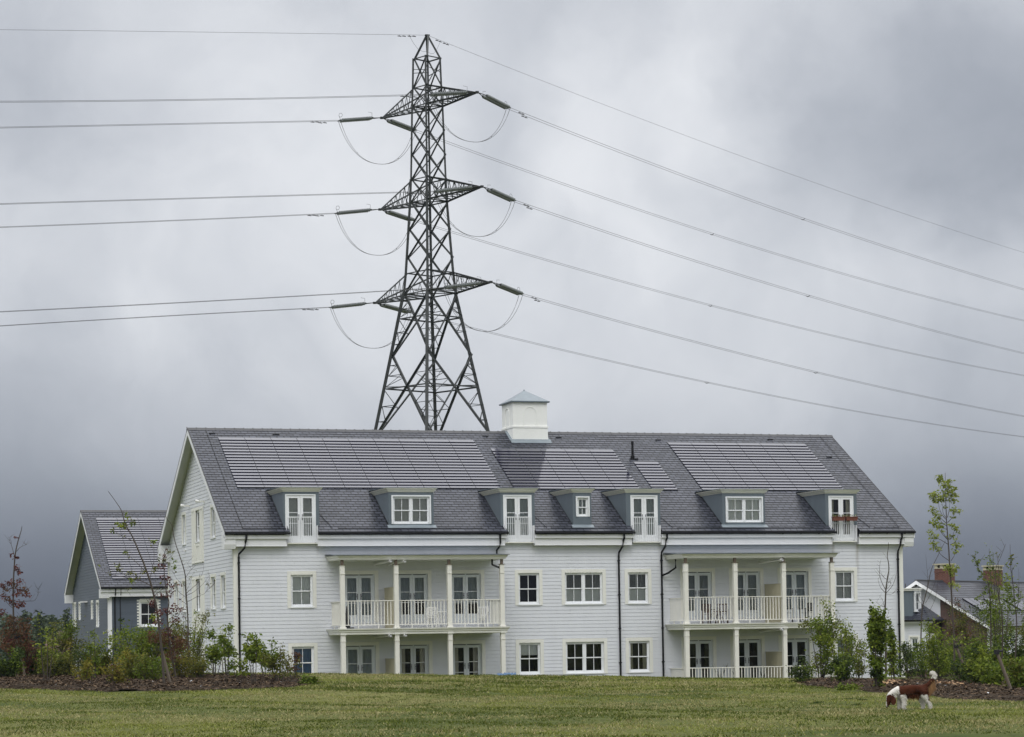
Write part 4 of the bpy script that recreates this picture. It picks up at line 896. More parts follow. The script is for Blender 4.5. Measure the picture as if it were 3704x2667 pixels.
m.box(HW+.24, HW+.30, -.3, 26, ze_-.12, ze_+.0, 'white_fascia'); m.build('verge_boards', B)
m = MB(MBh); m.box(HW+.32, HW+.43, -.36, 26, ze_-.08, ze_+.02, 'gutter_black'); m.build('gutter', B)
for y0_, dw in ((1.9, 3), (5.0, 3), (7.9, 3), (11.5, 3)):
    m = MB(MBh)
    for k in range(dw):
        a = y0_+k*.78; P = lambda s, y, h: (s, y, zr_-bs*s+h)
        m.face([P(3.3, a+.03, .09), P(3.3, a+.73, .09), P(2.05, a+.73, .09), P(2.05, a+.03, .09)], 'solar_glass'); m.face([P(3.32, a, .085), P(3.32, a+.76, .085), P(2.03, a+.76, .085), P(2.03, a, .085)], 'gutter_black'); m.face([P(3.32, a, .0), P(3.32, a+.76, .0), P(3.32, a+.76, .085), P(3.32, a, .085)], 'gutter_black'); m.face([P(3.32, a, .0), P(2.03, a, 0), P(2.03, a, .085), P(3.32, a, .085)], 'gutter_black')
    m.build('solar_panel', rb)
def chimney(yc):
    m = MB(MBh); w, d_, z0 = .50, .42, zr_-.5
    def bb(x0, x1, y0, y1, za, zb_, mt='brick_red'):
        for P_, ax in (([(x0, y0, za), (x1, y0, za), (x1, y0, zb_), (x0, y0, zb_)], 'x'), ([(x1, y0, za), (x1, y1, za), (x1, y1, zb_), (x1, y0, zb_)], 'y'), ([(x1, y1, za), (x0, y1, za), (x0, y1, zb_), (x1, y1, zb_)], 'x'), ([(x0, y1, za), (x0, y0, za), (x0, y0, zb_), (x0, y1, zb_)], 'y')): bwall(m, P_, mt, ax)
        m.face([(x0, y0, zb_), (x1, y0, zb_), (x1, y1, zb_), (x0, y1, zb_)], mt, [(0, 0)]*4)
    bb(-w, w, yc-d_, yc+d_, z0, zr_+.55); bb(-w-.03, w+.03, yc-d_-.03, yc+d_+.03, zr_+.55, zr_+.62); bb(-w, w, yc-d_, yc+d_, zr_+.62, zr_+.78)
    co = m.build('chimney', rb)
    c = MB(MBh); c.box(-w-.03, w+.03, yc-d_-.03, yc+d_+.03, zr_+.78, zr_+.83, 'divider'); c.box(-w-.08, w+.08, yc-d_-.08, yc+d_+.08, zr_+1.02, zr_+1.10, 'divider')
    for xx in (-w, -.12, w-.2): c.box(xx, xx+.2, yc-d_, yc-d_+.12, zr_+.83, zr_+1.02, 'divider'); c.box(xx, xx+.2, yc+d_-.12, yc+d_, zr_+.83, zr_+1.02, 'divider')
    for yy in (yc-.1,): c.box(w-.1, w, yy, yy+.2, zr_+.83, zr_+1.02, 'divider')
    c.box(-w+.12, w-.12, yc-d_+.12, yc+d_-.12, zr_+.8, zr_+1.02, 'shade_black'); c.build('chimney_cap', B)  # near-black core paints the shade inside the hollow cap
chimney(3.7); chimney(10.9)
# front wing
o_ = 1.7; XL = -3.2; zw = 2.85
m = MB(MBh @ Matrix.Translation((XL, -o_, 0))); clad(m, S1-XL, -.25, zw-.1, 'white_board', [(3.30+.08, 4.06-.08, .66, 1.86), (1.3, 2.1, .66, 1.86)], joints=False); m.build('wing_wall', B)
m = MB(MBh); bwall(m, [(XL, -o_+.01, -1.2), (S1, -o_+.01, -1.2), (S1, -o_+.01, -.25), (XL, -o_+.01, -.25)], 'brick_brown'); bwall(m, [(S1, -o_, -1.2), (S1, 0, -1.2), (S1, 0, zw), (S1, -o_, zw)], 'brick_brown', 'y'); m.build('wing_brickwork', B)
sash(MBh @ Matrix.Translation((XL+3.30, -o_, .60)), B, .76, 1.30, 1, .12, back='blind_cool'); sash(MBh @ Matrix.Translation((XL+1.22, -o_, .60)), B, .96, 1.30, 1, .12)
sash(MBh @ Matrix.Translation((S1+.012, -o_+.15, .68)) @ Matrix.Rotation(math.pi/2, 4, 'Z'), B, .80, 1.32, 1, .12, back='blind_white')
m = MB(MBh); e = .3; zt_ = zw+1.05; hx = S1+e-1.6
fr = [(XL-e, -o_-e, zw), (S1+e, -o_-e, zw), (hx, .0, zt_), (XL-e, .0, zt_)]
nr = 8
for k in range(nr):
    t0, t1 = k/nr, (k+1)/nr; lp = lambda a, b, t: tuple(a[i]+(b[i]-a[i])*t for i in range(3))
    q = [lp(fr[0], fr[3], t0), lp(fr[1], fr[2], t0), lp(fr[1], fr[2], t1), lp(fr[0], fr[3], t1)]
    q[0] = (q[0][0], q[0][1], q[0][2]+.015); q[1] = (q[1][0], q[1][1], q[1][2]+.015)
    m.face(q, 'slate', [(p[0]/.33, k+.02+(.96 if i > 1 else 0)) for i, p in enumerate(q)])
m.face([(S1+e, -o_-e, zw), (S1+e, .0, zw), (hx, .0, zt_)], 'slate', [(0, 0), (6, 0), (3, 7)]); m.build('wing_roof', B)
m = MB(MBh); m.box(XL-e, S1+e+.05, -o_-e-.09, -o_-e, zw-.09, zw+.01, 'gutter_black'); m.box(S1+e, S1+e+.09, -o_-e, .0, zw-.09, zw+.01, 'gutter_black'); m.box(XL-e, S1+e, -o_-e+.02, -o_, zw-.2, zw-.06, 'white_fascia'); m.tube([(S1+.1, -.25, zw-.1), (S1+.1, -.12, 2.3), (S1+.1, -.12, -1.2)], .04, 'gutter_black', 6); m.build('wing_gutter', B)
d = MB(MBh); dx0, dx1, dy0, dy1 = -2.6, .31, -1.52, -.48; d.box(dx0, dx1, dy0, dy1, zw+.1, 4.66, 'lead'); dd = d.build('dormer', B)
c = MB(MBh); c.box(dx0-.05, dx1+.08, dy0-.08, dy1+.08, 4.66, 4.76, 'cream_trim'); c.box(dx0-.05, dx1+.13, dy0-.13, dy1+.13, 4.76, 4.83, 'cream_trim'); c.build('cornice', dd)
sash(MBh @ Matrix.Translation((dx1+.10, dy0+.12, 3.36)) @ Matrix.Rotation(math.pi/2, 4, 'Z'), dd, .80, 1.25, 1, .06, name='dormer_window', trimmat='sash_white', nested=False, back='blind_cool')

# ---- a dark roofed house far behind the left bed
def farhouse(pxl, pxr, pyr, d, label):
    a = at(pxl, pyr, d); b = at(pxr, pyr, d); w = np.linalg.norm(b-a); M_ = Matrix.Translation((a[0], a[1], 0)) @ Matrix.Rotation(math.atan2(b[1]-a[1], b[0]-a[0]), 4, 'Z')
    z = a[2]; g = float(zg(a[0], a[1])); t = thing('distant_house', label, 'house', (a[0], a[1], g))
    m = MB(M_); m.box(.2, w-.2, 2.2, 8, g, z-2.0, 'brick_brown'); bwall(m, [(.2, 2.2, z-2.2), (.2, 8, z-2.2), (.2, 5, z-.1)], 'brick_brown', 'y'); m.build('wall', t)
    m = MB(M_)
    for k in range(12):
        y0, y1 = 2+3*k/12, 2+3*(k+1)/12; m.face([(0, y0, z-2.3+2.3*k/12+.02), (w, y0, z-2.3+2.3*k/12+.02), (w, y1, z-2.3+2.3*(k+1)/12), (0, y1, z-2.3+2.3*(k+1)/12)], 'brick_brown', [(0, k+.05), (w/.33, k+.05), (w/.33, k+.95), (0, k+.95)])
    m.face([(0, 8, z-2.3), (w, 8, z-2.3), (w, 5, z), (0, 5, z)], 'slate', [(0, 0), (w/.33, 0), (w/.33, 12), (0, 12)]); rf = m.build('roof', t)
    m = MB(M_); m.box(w*.3, w*.3+.6, 4.7, 5.3, z-.3, z+.7, 'brick_red'); m.build('chimney', rf)
farhouse(128, 262, 2312, 210, 'dark roofed house in the distance between the left shrubs and the grey house'); 

# ================================================================== pylon
PX, PY = 31.574, 79.574; TH = .832
def dv(a): return LAT*math.cos(a)-DEP*math.sin(a)
PZ0 = float(zg(PX, PY))-.1
PR = [(PZ0, 4.49+(18.62-PZ0)*.222), (18.3, 4.55), (24.66, 3.13), (29.57, 2.06), (31.22, 1.88), (34.69, 1.62), (36.89, 1.46), (38.68, 1.38), (44.52, 1.21), (46.02, 1.14), (48.36, 1.07), (50.2, .10)]
def hw(z):
    for (a, ra), (b, rb_) in zip(PR, PR[1:]):
        if a <= z <= b: return ra+(rb_-ra)*(z-a)/(b-a)
    return PR[0][1] if z < PR[0][0] else PR[-1][1]
def leg(k, z): v = dv(TH+math.pi/4+k*math.pi/2); h = hw(z); return Vector((PX+v[0]*h, PY+v[1]*h, z))
T = thing('electricity_pylon', 'tall steel lattice electricity pylon with three pairs of cross arms behind the white block', 'pylon', (PX, PY, PZ0))
def bar(mb, a, b, w, mt='steel'):        # angle section: two thin plates
    a = Vector(a); b = Vector(b); d = (b-a).normalized(); u = d.cross(Vector((0, 0, 1)) if abs(d.z) < .95 else Vector((1, 0, 0))).normalized(); v = d.cross(u); t = w*.16
    for p, q in ((u*w, v*t), (v*w, u*t)):
        c = [a, a+p, a+p+q, a+q]; mb.prism(c, b-a, mt)
for k in range(4):
    m = MB(); zs = [z for z, _ in PR]
    for z0, z1 in zip(zs, zs[1:]): bar(m, leg(k, z0), leg(k, z1), .26 if z1 < 30 else (.20 if z1 < 40 else .15), 'steel')
    z = 8.0
    if k == 0:
        while z < 48: p = leg(k, z); v = dv(TH+math.pi/4); m.box(p.x-.01, p.x+.16, p.y-.01, p.y+.01, z, z+.02, 'steel_dark'); z += .45
    m.build('leg', T)
m = MB()
def face(k, z0, z1, w, rings=True):
    a, b = leg(k, z0), leg((k+1) % 4, z1); c, d = leg((k+1) % 4, z0), leg(k, z1); bar(m, a, b, w); bar(m, c, d, w)
for k in range(4):
    k2 = (k+1) % 4
    for z0, z1, w in ((46.02, 48.36, .085), (44.52, 46.02, .07), (42.6, 44.52, .09), (40.65, 42.6, .09), (38.68, 40.65, .10), (36.89, 38.68, .08), (34.69, 36.89, .11), (32.45, 34.69, .11), (31.22, 32.45, .0), (29.57, 32.45, .11), (24.66, 29.57, .15), (18.3, 24.66, .16), (9.5, 18.3, .17), (PZ0, 9.5, .18)):
        if w: face(k, z0, z1, w)
    for z in (48.36, 46.02, 44.52, 38.68, 36.89, 31.22, 29.57): bar(m, leg(k, z), leg(k2, z), .09)
    for z0, z1 in ((24.66, 29.57), (18.3, 24.66), (9.5, 18.3)):       # horizontals at the crossings, redundant members between leg and diagonal
        h0, h1 = hw(z1), hw(z0); t = h0/(h0+h1); zc = z1+(z0-z1)*t; bar(m, leg(k, zc), leg(k2, zc), .11)
        for A_, B_ in ((k, k2), (k2, k)):
            for q in (.30, .62):
                zz = z0+(zc-z0)*q; pd = leg(A_, z0).lerp(leg(B_, z1), (zz-z0)/(z1-z0)); pl = leg(A_, zz); bar(m, pl, pd, .05); pl2 = leg(A_, z0+(zc-z0)*(q+.32)); bar(m, pd, pl2, .045)
                zz = z1-(z1-zc)*q; pd = leg(A_, z1).lerp(leg(B_, z0), (z1-zz)/(z1-z0)); pl = leg(A_, zz); bar(m, pl, pd, .05); pl2 = leg(A_, z1-(z1-zc)*(q+.32)); bar(m, pd, pl2, .045)
    zz = 47.2; bar(m, leg(k, zz), leg(k2, zz+.3), .05)
for z in (29.57, 22.2, 36.89, 44.52): bar(m, leg(0, z), leg(2, z), .07); bar(m, leg(1, z), leg(3, z), .07)
m.build('lattice_bracing', T)
TIPS = [(44.593, 5.857, 44.52, 46.02), (37.16, 6.245, 36.89, 38.68), (29.622, 7.11, 29.57, 31.22)]
tipp = {}
for li, (zt, a_, zl, zu) in enumerate(TIPS):
    for sg in (-1, 1):
        v = dv(TH)*sg; tip = Vector((PX+v[0]*a_, PY+v[1]*a_, zt)); tipp[(li, sg)] = tip
        ks = (3, 0) if sg > 0 else (1, 2)
        m = MB(); lo = [leg(k, zl) for k in ks]; up_ = [leg(k, zu) for k in ks]
        for p in lo: bar(m, p, tip, .12)
        for p in up_: bar(m, p, tip, .13)
        N_ = 7
        for i in range(N_):
            t0 = i/N_; t1 = (i+.5)/N_; t2 = (i+1)/N_; w = .05
            for a, b in ((lo[0], lo[1]), (lo[0], up_[0]), (lo[1], up_[1])):
                bar(m, a.lerp(tip, t0), b.lerp(tip, t1), w); 
                if i < N_-1: bar(m, b.lerp(tip, t1), a.lerp(tip, t2), w)
        m.box(tip.x-.12, tip.x+.12, tip.y-.12, tip.y+.12, tip.z-.10, tip.z+.06, 'steel_dark'); m.build('cross_arm', T)
m = MB(); pk = Vector((PX, PY, 50.2)); m.box(PX-.18, PX+.18, PY-.12, PY+.12, 50.14, 50.24, 'steel_dark')
for s_ in (1, -1):
    v = dv(TH)*s_*.0; e_ = Vector((LAT*(-.9)-DEP*.4)) if s_ < 0 else Vector((LAT*.6+DEP*.75)); p0 = pk.copy(); p1 = pk+e_*1.6+Vector((0, 0, -.35 if s_ > 0 else -.1)); pts = [p1.lerp(Vector((PX, PY, 48.9)), t)-Vector((0, 0, .5*math.sin(math.pi*t))) for t in (0, .25, .5, .75, 1)]; m.tube(pts, .012, 'wire', 4)
m.build('earth_peak', T)
DL = (-.86*LAT-.51*DEP); DL /= np.linalg.norm(DL); DR = (.622*LAT+.783*DEP); DR /= np.linalg.norm(DR)
def onplane(px, py, E, d):               # point of the vertical plane through E along d that is seen at a pixel
    r = ray(px, py); n_ = np.array([-d[1], d[0], 0]); t = ((np.array(E)-CAM)@n_)/(r@n_); return CAM+r*t
ENDS = {(0, -1): ((1227.5, 437), (1500, 472)), (0, 1): ((1554, 342.7), (1838.8, 391.5)), (1, -1): ((1217, 772), (1494, 797)), (1, 1): ((1573, 693), (1857, 726)), (2, -1): ((1197.8, 1112), (1482.6, 1130.5)), (2, 1): ((1605.7, 1040.4), (1885, 1064))}
ends3 = {}
for key, (l_, r_) in ENDS.items():
    tip = tipp[key]
    for d, px, nm in ((DL, l_, 'L'), (DR, r_, 'R')):
        E = Vector(onplane(px[0], px[1], tip, d)); ends3[(key, nm)] = E; n_ = Vector((-d[1], d[0], 0)); m = MB(); dirv = (E-tip).normalized()
        for s_ in (-.2, .2):
            a = tip+dirv*.18; b = tip+dirv*.95+n_*s_; m.tube([a, b], .035, 'steel_dark', 5); m.box(b.x-.06, b.x+.06, b.y-.06, b.y+.06, b.z-.07, b.z+.07, 'steel_dark')
            e = E+n_*s_-dirv*.12; nd = 19; prof = []
            for i in range(nd):
                t = i/nd; prof += [(t+.004, .05), (t+.3/nd, .135), (t+.62/nd, .145), (t+.66/nd, .05)]
            m.lathe(b+dirv*.06, e, prof, 'porcelain', 9)
            m.tube([e, E+n_*s_*.9+dirv*.10], .03, 'steel_dark', 5)
        m.tube([E-n_*.24, E+n_*.24], .035, 'steel_dark', 5)
        ring = [E+n_*.24+Vector((0, 0, .40))+dirv*(.16*math.cos(i*math.pi/5))+Vector((0, 0, .16*math.sin(i*math.pi/5))) for i in range(11)]; m.tube([E+n_*.24]+ring, .014, 'steel_dark', 4)
        m.tube([tip+dirv*1.0+n_*.2, tip+dirv*1.0+n_*.2+Vector((0, 0, .42)), tip+dirv*1.35+n_*.2+Vector((0, 0, .50))], .014, 'steel_dark', 4)
        m.build('insulator_string', T)
    A_, B_ = ends3[(key, 'L')], ends3[(key, 'R')]; m = MB()
    for s_ in (-.19, .19):
        o1 = Vector((-DL[1], DL[0], 0))*s_; o2 = Vector((-DR[1], DR[0], 0))*s_; pts = []
        for i in range(25): t = i/24; pts.append((A_+o1).lerp(B_+o2, t*t*(3-2*t)*.35+t*.65)-Vector((0, 0, 3.15*(1-abs(2*t-1)**2.2))))
        m.tube(pts, .017, 'wire', 4, cap=False)
        for i in (6, 18): 
            if s_ > 0: m.tube([pts[i], pts[i]-(o1+o2)], .03, 'steel_dark', 4)
    m.build('jumper_cable', T)
# ---- conductors: sag fitted in the vertical plane of each span
def z1(b, s): return lambda x, y: (b[0]+x/s, b[1]+y/s)
a1, a2, a3, a4, a5, a6 = z1((1500, 80), 2.0543), z1((2600, 500), 2.0543), z1((1600, 1000), 2.0543), z1((2600, 1100), 2.0543), z1((0, 80), 1.8144), z1((0, 900), 1.8144)
def span(E, d, pts, label, twin=True, r=.015, group=None, ext=1.25, spacers=()):
    E = Vector(E); S = []; Z = []
    for p in pts: q = onplane(p[0], p[1], E, d); S.append((q[0]-E.x)*d[0]+(q[1]-E.y)*d[1]); Z.append(q[2]-E.z)
    S = np.array(S); Z = np.array(Z); A_ = np.stack([S, S*S], 1); co = np.linalg.lstsq(A_, Z, rcond=None)[0]; n_ = Vector((-d[1], d[0], 0))
    mx = S.max()*ext; g0 = Vector((E.x, E.y, 0)); t = thing('power_line', label, 'power line', tuple(E), group)
    P = [E+Vector((d[0]*s, d[1]*s, co[0]*s+co[1]*s*s)) for s in np.linspace(0, mx, 48)]
    for s_ in ((-.2, .2) if twin else (0,)): m = MB(); m.tube([p+n_*s_ for p in P], r, 'wire', 5, cap=False); m.build('conductor', t)
    m = MB()
    for s in list(np.array([1.2, 1.6, 2.1, 2.5]))+list(spacers):
        p = E+Vector((d[0]*s, d[1]*s, co[0]*s+co[1]*s*s))
        if s > 10 and twin: m.tube([p-n_*.22, p-Vector((0, 0, .12)), p+n_*.22], .03, 'steel_dark', 5)
        elif s < 10:
            o = n_*(.2 if (int(s*10) % 2) else -.2)*(1 if twin else 0); m.tube([p+o, p+o-Vector((0, 0, .11))], .016, 'steel_dark', 4); dvv = Vector(d)*.16; m.tube([p+o-Vector((0, 0, .11))-dvv, p+o-Vector((0, 0, .11))+dvv], [.035, .035], 'steel_dark', 6)
    m.build('dampers', t)
gl = 'high voltage lines leaving the pylon'
span(pk, DR, [a1(205, 145), a1(1130, 507), a1(1700, 722), a1(2268, 938), a2(1000, 437), a2(2268, 850)], 'single earth wire from the pylon top falling towards the right', False, .012, gl)
span(ends3[((0, 1), 'R')], DR, [a1(1170, 825), a1(2268, 1240), a2(920, 703), a2(2268, 1125)], 'upper twin cable from the near top cross arm towards the right', group=gl, spacers=(44, 150))
span(ends3[((0, -1), 'R')], DR, [a1(700, 1075), a1(1545, 1357), a1(2268, 1588), a2(920, 1005), a2(1540, 1180), a2(2268, 1357)], 'upper twin cable from the far top cross arm passing behind the pylon to the right', group=gl, spacers=(44, 120))
span(ends3[((1, 1), 'R')], DR, [a1(1260, 1512), a1(1650, 1633), a2(0, 970), a2(1280, 1345), a2(2268, 1600)], 'middle twin cable from the near middle cross arm towards the right', group=gl, spacers=(44, 150))
span(ends3[((1, -1), 'R')], DR, [a1(530, 1633), a2(0, 1257), a2(920, 1490), a2(1600, 1633), a4(2268, 532)], 'middle twin cable from the far middle cross arm passing behind the pylon to the right', group=gl, spacers=(44, 120))
span(ends3[((2, 1), 'R')], DR, [a3(1300, 335), a3(2155, 562), a4(0, 325), a4(1180, 612), a4(2268, 835)], 'lowest but one twin cable from the near bottom cross arm towards the right', group=gl, spacers=(44, 150))
span(ends3[((2, -1), 'R')], DR, [a3(900, 550), a3(1275, 638), a3(2268, 848), a4(1505, 880), a4(2268, 987)], 'lowest twin cable on the right, passing just above the roof', group=gl, spacers=(44, 120))
span(pk, DL, [a5(2268, 77), a5(1130, 65), a5(0, 50)], 'single earth wire from the pylon top towards the left', False, .012, gl)
span(ends3[((0, 1), 'L')], DL, [a5(2268, 494), a5(1130, 511), a5(0, 524)], 'highest twin cable on the left, from the near top cross arm', group=gl)
span(ends3[((0, -1), 'L')], DL, [a5(1700, 656), a5(1130, 672), a5(0, 693)], 'second highest twin cable on the left, from the far top cross arm', group=gl)
span(ends3[((1, 1), 'L')], DL, [a5(2268, 1130), a5(1130, 1160), a5(0, 1195)], 'twin cable on the left from the near middle cross arm', group=gl)
span(ends3[((1, -1), 'L')], DL, [a5(1700, 1277), a5(1130, 1305), a5(0, 1347)], 'twin cable on the left from the far middle cross arm', group=gl)
span(ends3[((2, 1), 'L')], DL, [a6(2268, 296), a6(1130, 355), a6(0, 415)], 'lower left twin cable from the near bottom cross arm', group=gl)
span(ends3[((2, -1), 'L')], DL, [a6(1700, 408), a6(1130, 440), a6(0, 507)], 'lowest twin cable on the left from the far bottom cross arm', group=gl)

# ================================================================== vegetation
def leafquads(P, size, R, droop=.2, asp=.45):
    n = len(P); a = R.rand(n)*6.283; el = (R.rand(n)-.5-droop)*1.6; L_ = size*(.6+.8*R.rand(n)); d = np.stack([np.cos(a)*np.cos(el), np.sin(a)*np.cos(el), np.sin(el)], -1)
    h = R.randn(n, 3); w = np.cross(d, h); w /= np.linalg.norm(w, axis=1)[:, None]+1e-9; d = d*L_[:, None]; w = w*(L_*asp)[:, None]*.6
    return np.stack([P, P+d*.5+w, P+d, P+d*.5-w], 1).reshape(-1, 3)
def leafobj(name, groups, parent, R):    # groups: list of (points, size, material)
    V = []; mi = []; mats = []
    for P, s, mt in groups:
        if not len(P): continue
        if mt not in mats: mats.append(mt)
        V.append(leafquads(np.asarray(P), s, R)); mi += [mats.index(mt)]*len(P)
    if not V: return None
    V = np.concatenate(V); return npmesh(name, V, np.arange(len(V)).reshape(-1, 4), mats, np.array(mi), parent)
GRS = {}
def shrub(px, py, hpx, wpx, pal, label, n=700, leaf=.085, group=None, stems=7, seed=None, lean=0, top=.0, low=.12, spread=1.0, flowers=0, dd=0, name='shrub', bark='bark'):
    b, d = gpt(px, py)
    if dd: b = b+np.append(DEP[:2]*dd, 0); d += dd; b = at(px, py, d); b[2] = float(zg(b[0], b[1]))
    k = d/F; H, Wd = hpx*k*(.88 if px < 900 else .95), wpx*k*(1.0 if spread < 1 else 1.32); R = np.random.RandomState(seed if seed is not None else int(px*7+py)); t = thing(name, label, 'shrub' if name == 'shrub' else name.replace('_', ' '), tuple(b), group)
    m = MB(); pts = []; B0 = Vector(b)-Vector((0, 0, .08)); tw = []
    for i in range(stems):
        a = R.rand()*6.283; r = (R.rand()**.5)*Wd/2*spread; h = H*(.62+.38*R.rand()) if i else H; e = B0+Vector((math.cos(a)*r+lean*H*LAT[0], math.sin(a)*r*.8+lean*H*LAT[1], h))
        st = B0+Vector((math.cos(a)*.06, math.sin(a)*.06, 0))*R.rand()*2; mid = st.lerp(e, .5)+Vector((math.cos(a), math.sin(a), 0))*r*.18*(1-2*(i % 2)*.3)+Vector((0, 0, H*.05))
        c = [st*(1-s)**2+mid*2*s*(1-s)+e*s*s for s in np.linspace(0, 1, 7)]; rr = .010+.004*H; m.tube(c, [rr*(1-.8*s) for s in np.linspace(0, 1, 7)], bark, 4, cap=False)
        for j in range(6):
            s = .04+.96*R.rand(); p = c[min(5, int(s*6))].lerp(c[min(6, int(s*6)+1)], (s*6) % 1); aa = R.rand()*6.283; l = Wd*(.12+.22*R.rand())*(1.15-s*.7); q = p+Vector((math.cos(aa)*l, math.sin(aa)*l, l*(.25+.6*R.rand()))); m.tube([p, p.lerp(q, .5)+Vector((0, 0, .02)), q], [rr*.45, rr*.35, rr*.2], bark, 3, cap=False); tw.append((p, q))
        tw.append((c[3], c[6])); 
    m.build('stems', t)
    G = {}
    n = int(n*2.1); leaf *= 1.05
    per = max(1, n//len(tw))
    for p, q in tw:
        mt = pal[R.randint(len(pal))] if R.rand() < .7 else pal[0]; dens = R.rand()*1.6
        for _ in range(int(per*dens)):
            s = (.25+.8*R.rand()); x = p.lerp(q, s); j = R.randn(3)*(.035+Wd*.035)
            if (x.z+j[2]-B0.z) < low*H: continue
            G.setdefault(mt, []).append((x.x+j[0], x.y+j[1], x.z+j[2]))
    leafobj('foliage', [(v, leaf, kk) for kk, v in G.items()], t, R)
    if flowers:
        P = []
        for _ in range(flowers):
            p, q = tw[R.randint(len(tw))]; c = np.array(q)
            for __ in range(22): P.append(c+R.randn(3)*[.05, .05, .02])
        leafobj('blossom', [(P, .03, 'petal')], t, R)
    return t
GR, LM, OL, DK, YL, RD, BN = 'leaf_green', 'leaf_lime', 'leaf_olive', 'leaf_dark', 'leaf_yellow', 'leaf_red', 'leaf_brown'
gb = 'undergrowth shrubs of the left bed'
# left bed, far row then near row
shrub(20, 2460, 130, 110, [DK, GR], 'dark green bush at the left edge of the photo behind the copper beech', 1500, .08, gb, 9)
shrub(130, 2448, 140, 130, [DK, GR, OL], 'tall dark green bush right of the copper beech', 1900, .08, gb, 10)
shrub(75, 2450, 190, 120, [BN, RD], 'brown leaved bush wrapped around the foot of the copper beech', 1200, .085, gb, 9)
shrub(185, 2452, 145, 90, [LM, GR, YL], 'lime green bush below the dark distant roof', 1000, .085, gb, 8, flowers=0)
shrub(165, 2470, 290, 50, [LM], 'thin tall lime green sapling left of the grey house', 240, .085, gb, 3, low=.45)
shrub(245, 2450, 250, 120, [OL, GR, DK], 'bushy olive shrub in front of the grey house corner', 1900, .07, gb, 10, flowers=0)
shrub(300, 2452, 160, 90, [GR, OL], 'small leafed green bush beneath the grey gable windows', 1000, .07, gb, 8)
shrub(300, 2468, 90, 60, [YL, LM], 'small yellow green bush on the bark under the grey gable', 480, .075, gb, 7)
shrub(345, 2466, 215, 46, [GR, LM], 'slender upright sapling before the grey gable', 360, .075, gb, 3)
shrub(375, 2450, 120, 70, [OL, GR, YL], 'low olive bush at the white corner board of the grey house', 800, .075, gb, 8)
shrub(440, 2446, 240, 130, [LM, GR], 'flowering shrub with cream blossom beside the grey house downpipes', 900, .09, gb, 8, flowers=5, low=.3)
shrub(500, 2452, 215, 150, [GR, LM, OL], 'large leafy shrub under the grey house front window', 2300, .08, gb, 11, low=.1)
shrub(430, 2478, 100, 80, [YL, OL, BN], 'low yellow and rust shrub on the bark left of the leaning stake', 700, .07, gb, 8)
shrub(560, 2447, 215, 130, [OL, GR], 'dense olive shrub between the leaning sapling and the white gable', 1600, .075, gb, 10)
shrub(625, 2445, 200, 100, [BN, RD], 'rust brown leaved bush around the second stake', 1200, .08, gb, 9)
shrub(690, 2447, 285, 150, [OL, GR, LM], 'tall small leaved shrub in front of the white gable', 2300, .065, gb, 12, low=.1)
shrub(660, 2455, 120, 110, [YL, OL], 'yellow olive low bush right of the second stake', 900, .07, gb, 9)
shrub(725, 2460, 105, 90, [OL, YL, GR], 'round olive bush at the front of the bed below the gable panel', 900, .07, gb, 8)
shrub(775, 2452, 200, 80, [GR, LM], 'leafy green shrub just left of the white corner board', 700, .10, gb, 6, low=.35)
shrub(820, 2450, 215, 80, [GR, LM], 'broad leaved green shrub covering the white corner board', 700, .105, gb, 5, low=.45)
shrub(870, 2478, 150, 60, [GR, LM], 'small bush with bare legs right of the black downpipe', 330, .10, gb, 4, low=.35)
shrub(920, 2480, 205, 105, [GR, LM], 'broad leaved shrub with a bare trunk under the left window', 700, .115, gb, 4, low=.5)
shrub(965, 2462, 160, 85, [GR, LM], 'pale green shrub left of the blue ground floor window', 550, .105, gb, 5, low=.4)
shrub(1010, 2470, 160, 90, [OL, GR], 'dark leaved shrub in front of the blue ground floor window', 760, .075, gb, 7, low=.2)
shrub(1055, 2465, 115, 60, [OL, BN], 'sparse bush at the right side of the blue window', 300, .075, gb, 5)
shrub(1150, 2430, 80, 50, [GR, OL], 'tiny leafy sprig on the grass right of the blue window', 22, .10, gb, 1, lean=.35, low=.2)
shrub(1112, 2478, 42, 50, [GR], 'green tuft at the right tip of the left bed', 420, .09, gb, 9, low=0)
shrub(1040, 2478, 60, 120, [OL, BN], 'thin dry twigs at the right end of the left bed', 60, .06, gb, 9, low=0)
shrub(1130, 2424, 18, 60, [BN, DK], 'low brown weed clump on the crest under the blue window', 260, .06, gb, 6, low=0)
shrub(210, 2455, 110, 130, [OL, DK], 'low dark olive bush in the middle of the dense left shrubs', 1200, .075, gb, 9, low=.02)
shrub(340, 2450, 110, 120, [GR, OL, YL], 'low mixed green bush left of the grey house downpipes', 1200, .075, gb, 9, low=.02)
shrub(470, 2462, 130, 120, [OL, YL, GR], 'low olive bush under the flowering shrub', 1200, .075, gb, 9, low=.02)
shrub(545, 2468, 120, 110, [GR, OL], 'low green bush just left of the leaning stake', 1000, .075, gb, 9, low=.02)
gr_ = 'shrubs of the right bed'
shrub(2970, 2462, 300, 150, [GR, LM, OL], 'tall shrub with cream blossom at the left of the right bed', 2300, .085, gr_, 9, flowers=4, low=.12)
shrub(3050, 2466, 240, 120, [LM, GR], 'pale green airy shrub in front of the hidden ground floor window', 1200, .085, gr_, 9, low=.12)
shrub(2900, 2470, 100, 70, [DK, GR], 'low dark shrub at the left tip of the right bed', 700, .075, gr_, 8)
shrub(3050, 2484, 130, 80, [GR, DK], 'dark multi-branched shrub near the front edge of the right bed', 900, .08, gr_, 6, low=.3)
shrub(3110, 2455, 170, 90, [OL, GR], 'olive bush behind the columnar shrub', 1000, .075, gr_, 8)
shrub(3175, 2494, 330, 85, [GR, DK, LM], 'tall columnar shrub left of the dog, nearest to the lawn', 4200, .085, gr_, 9, spread=.6, low=.06, flowers=2)
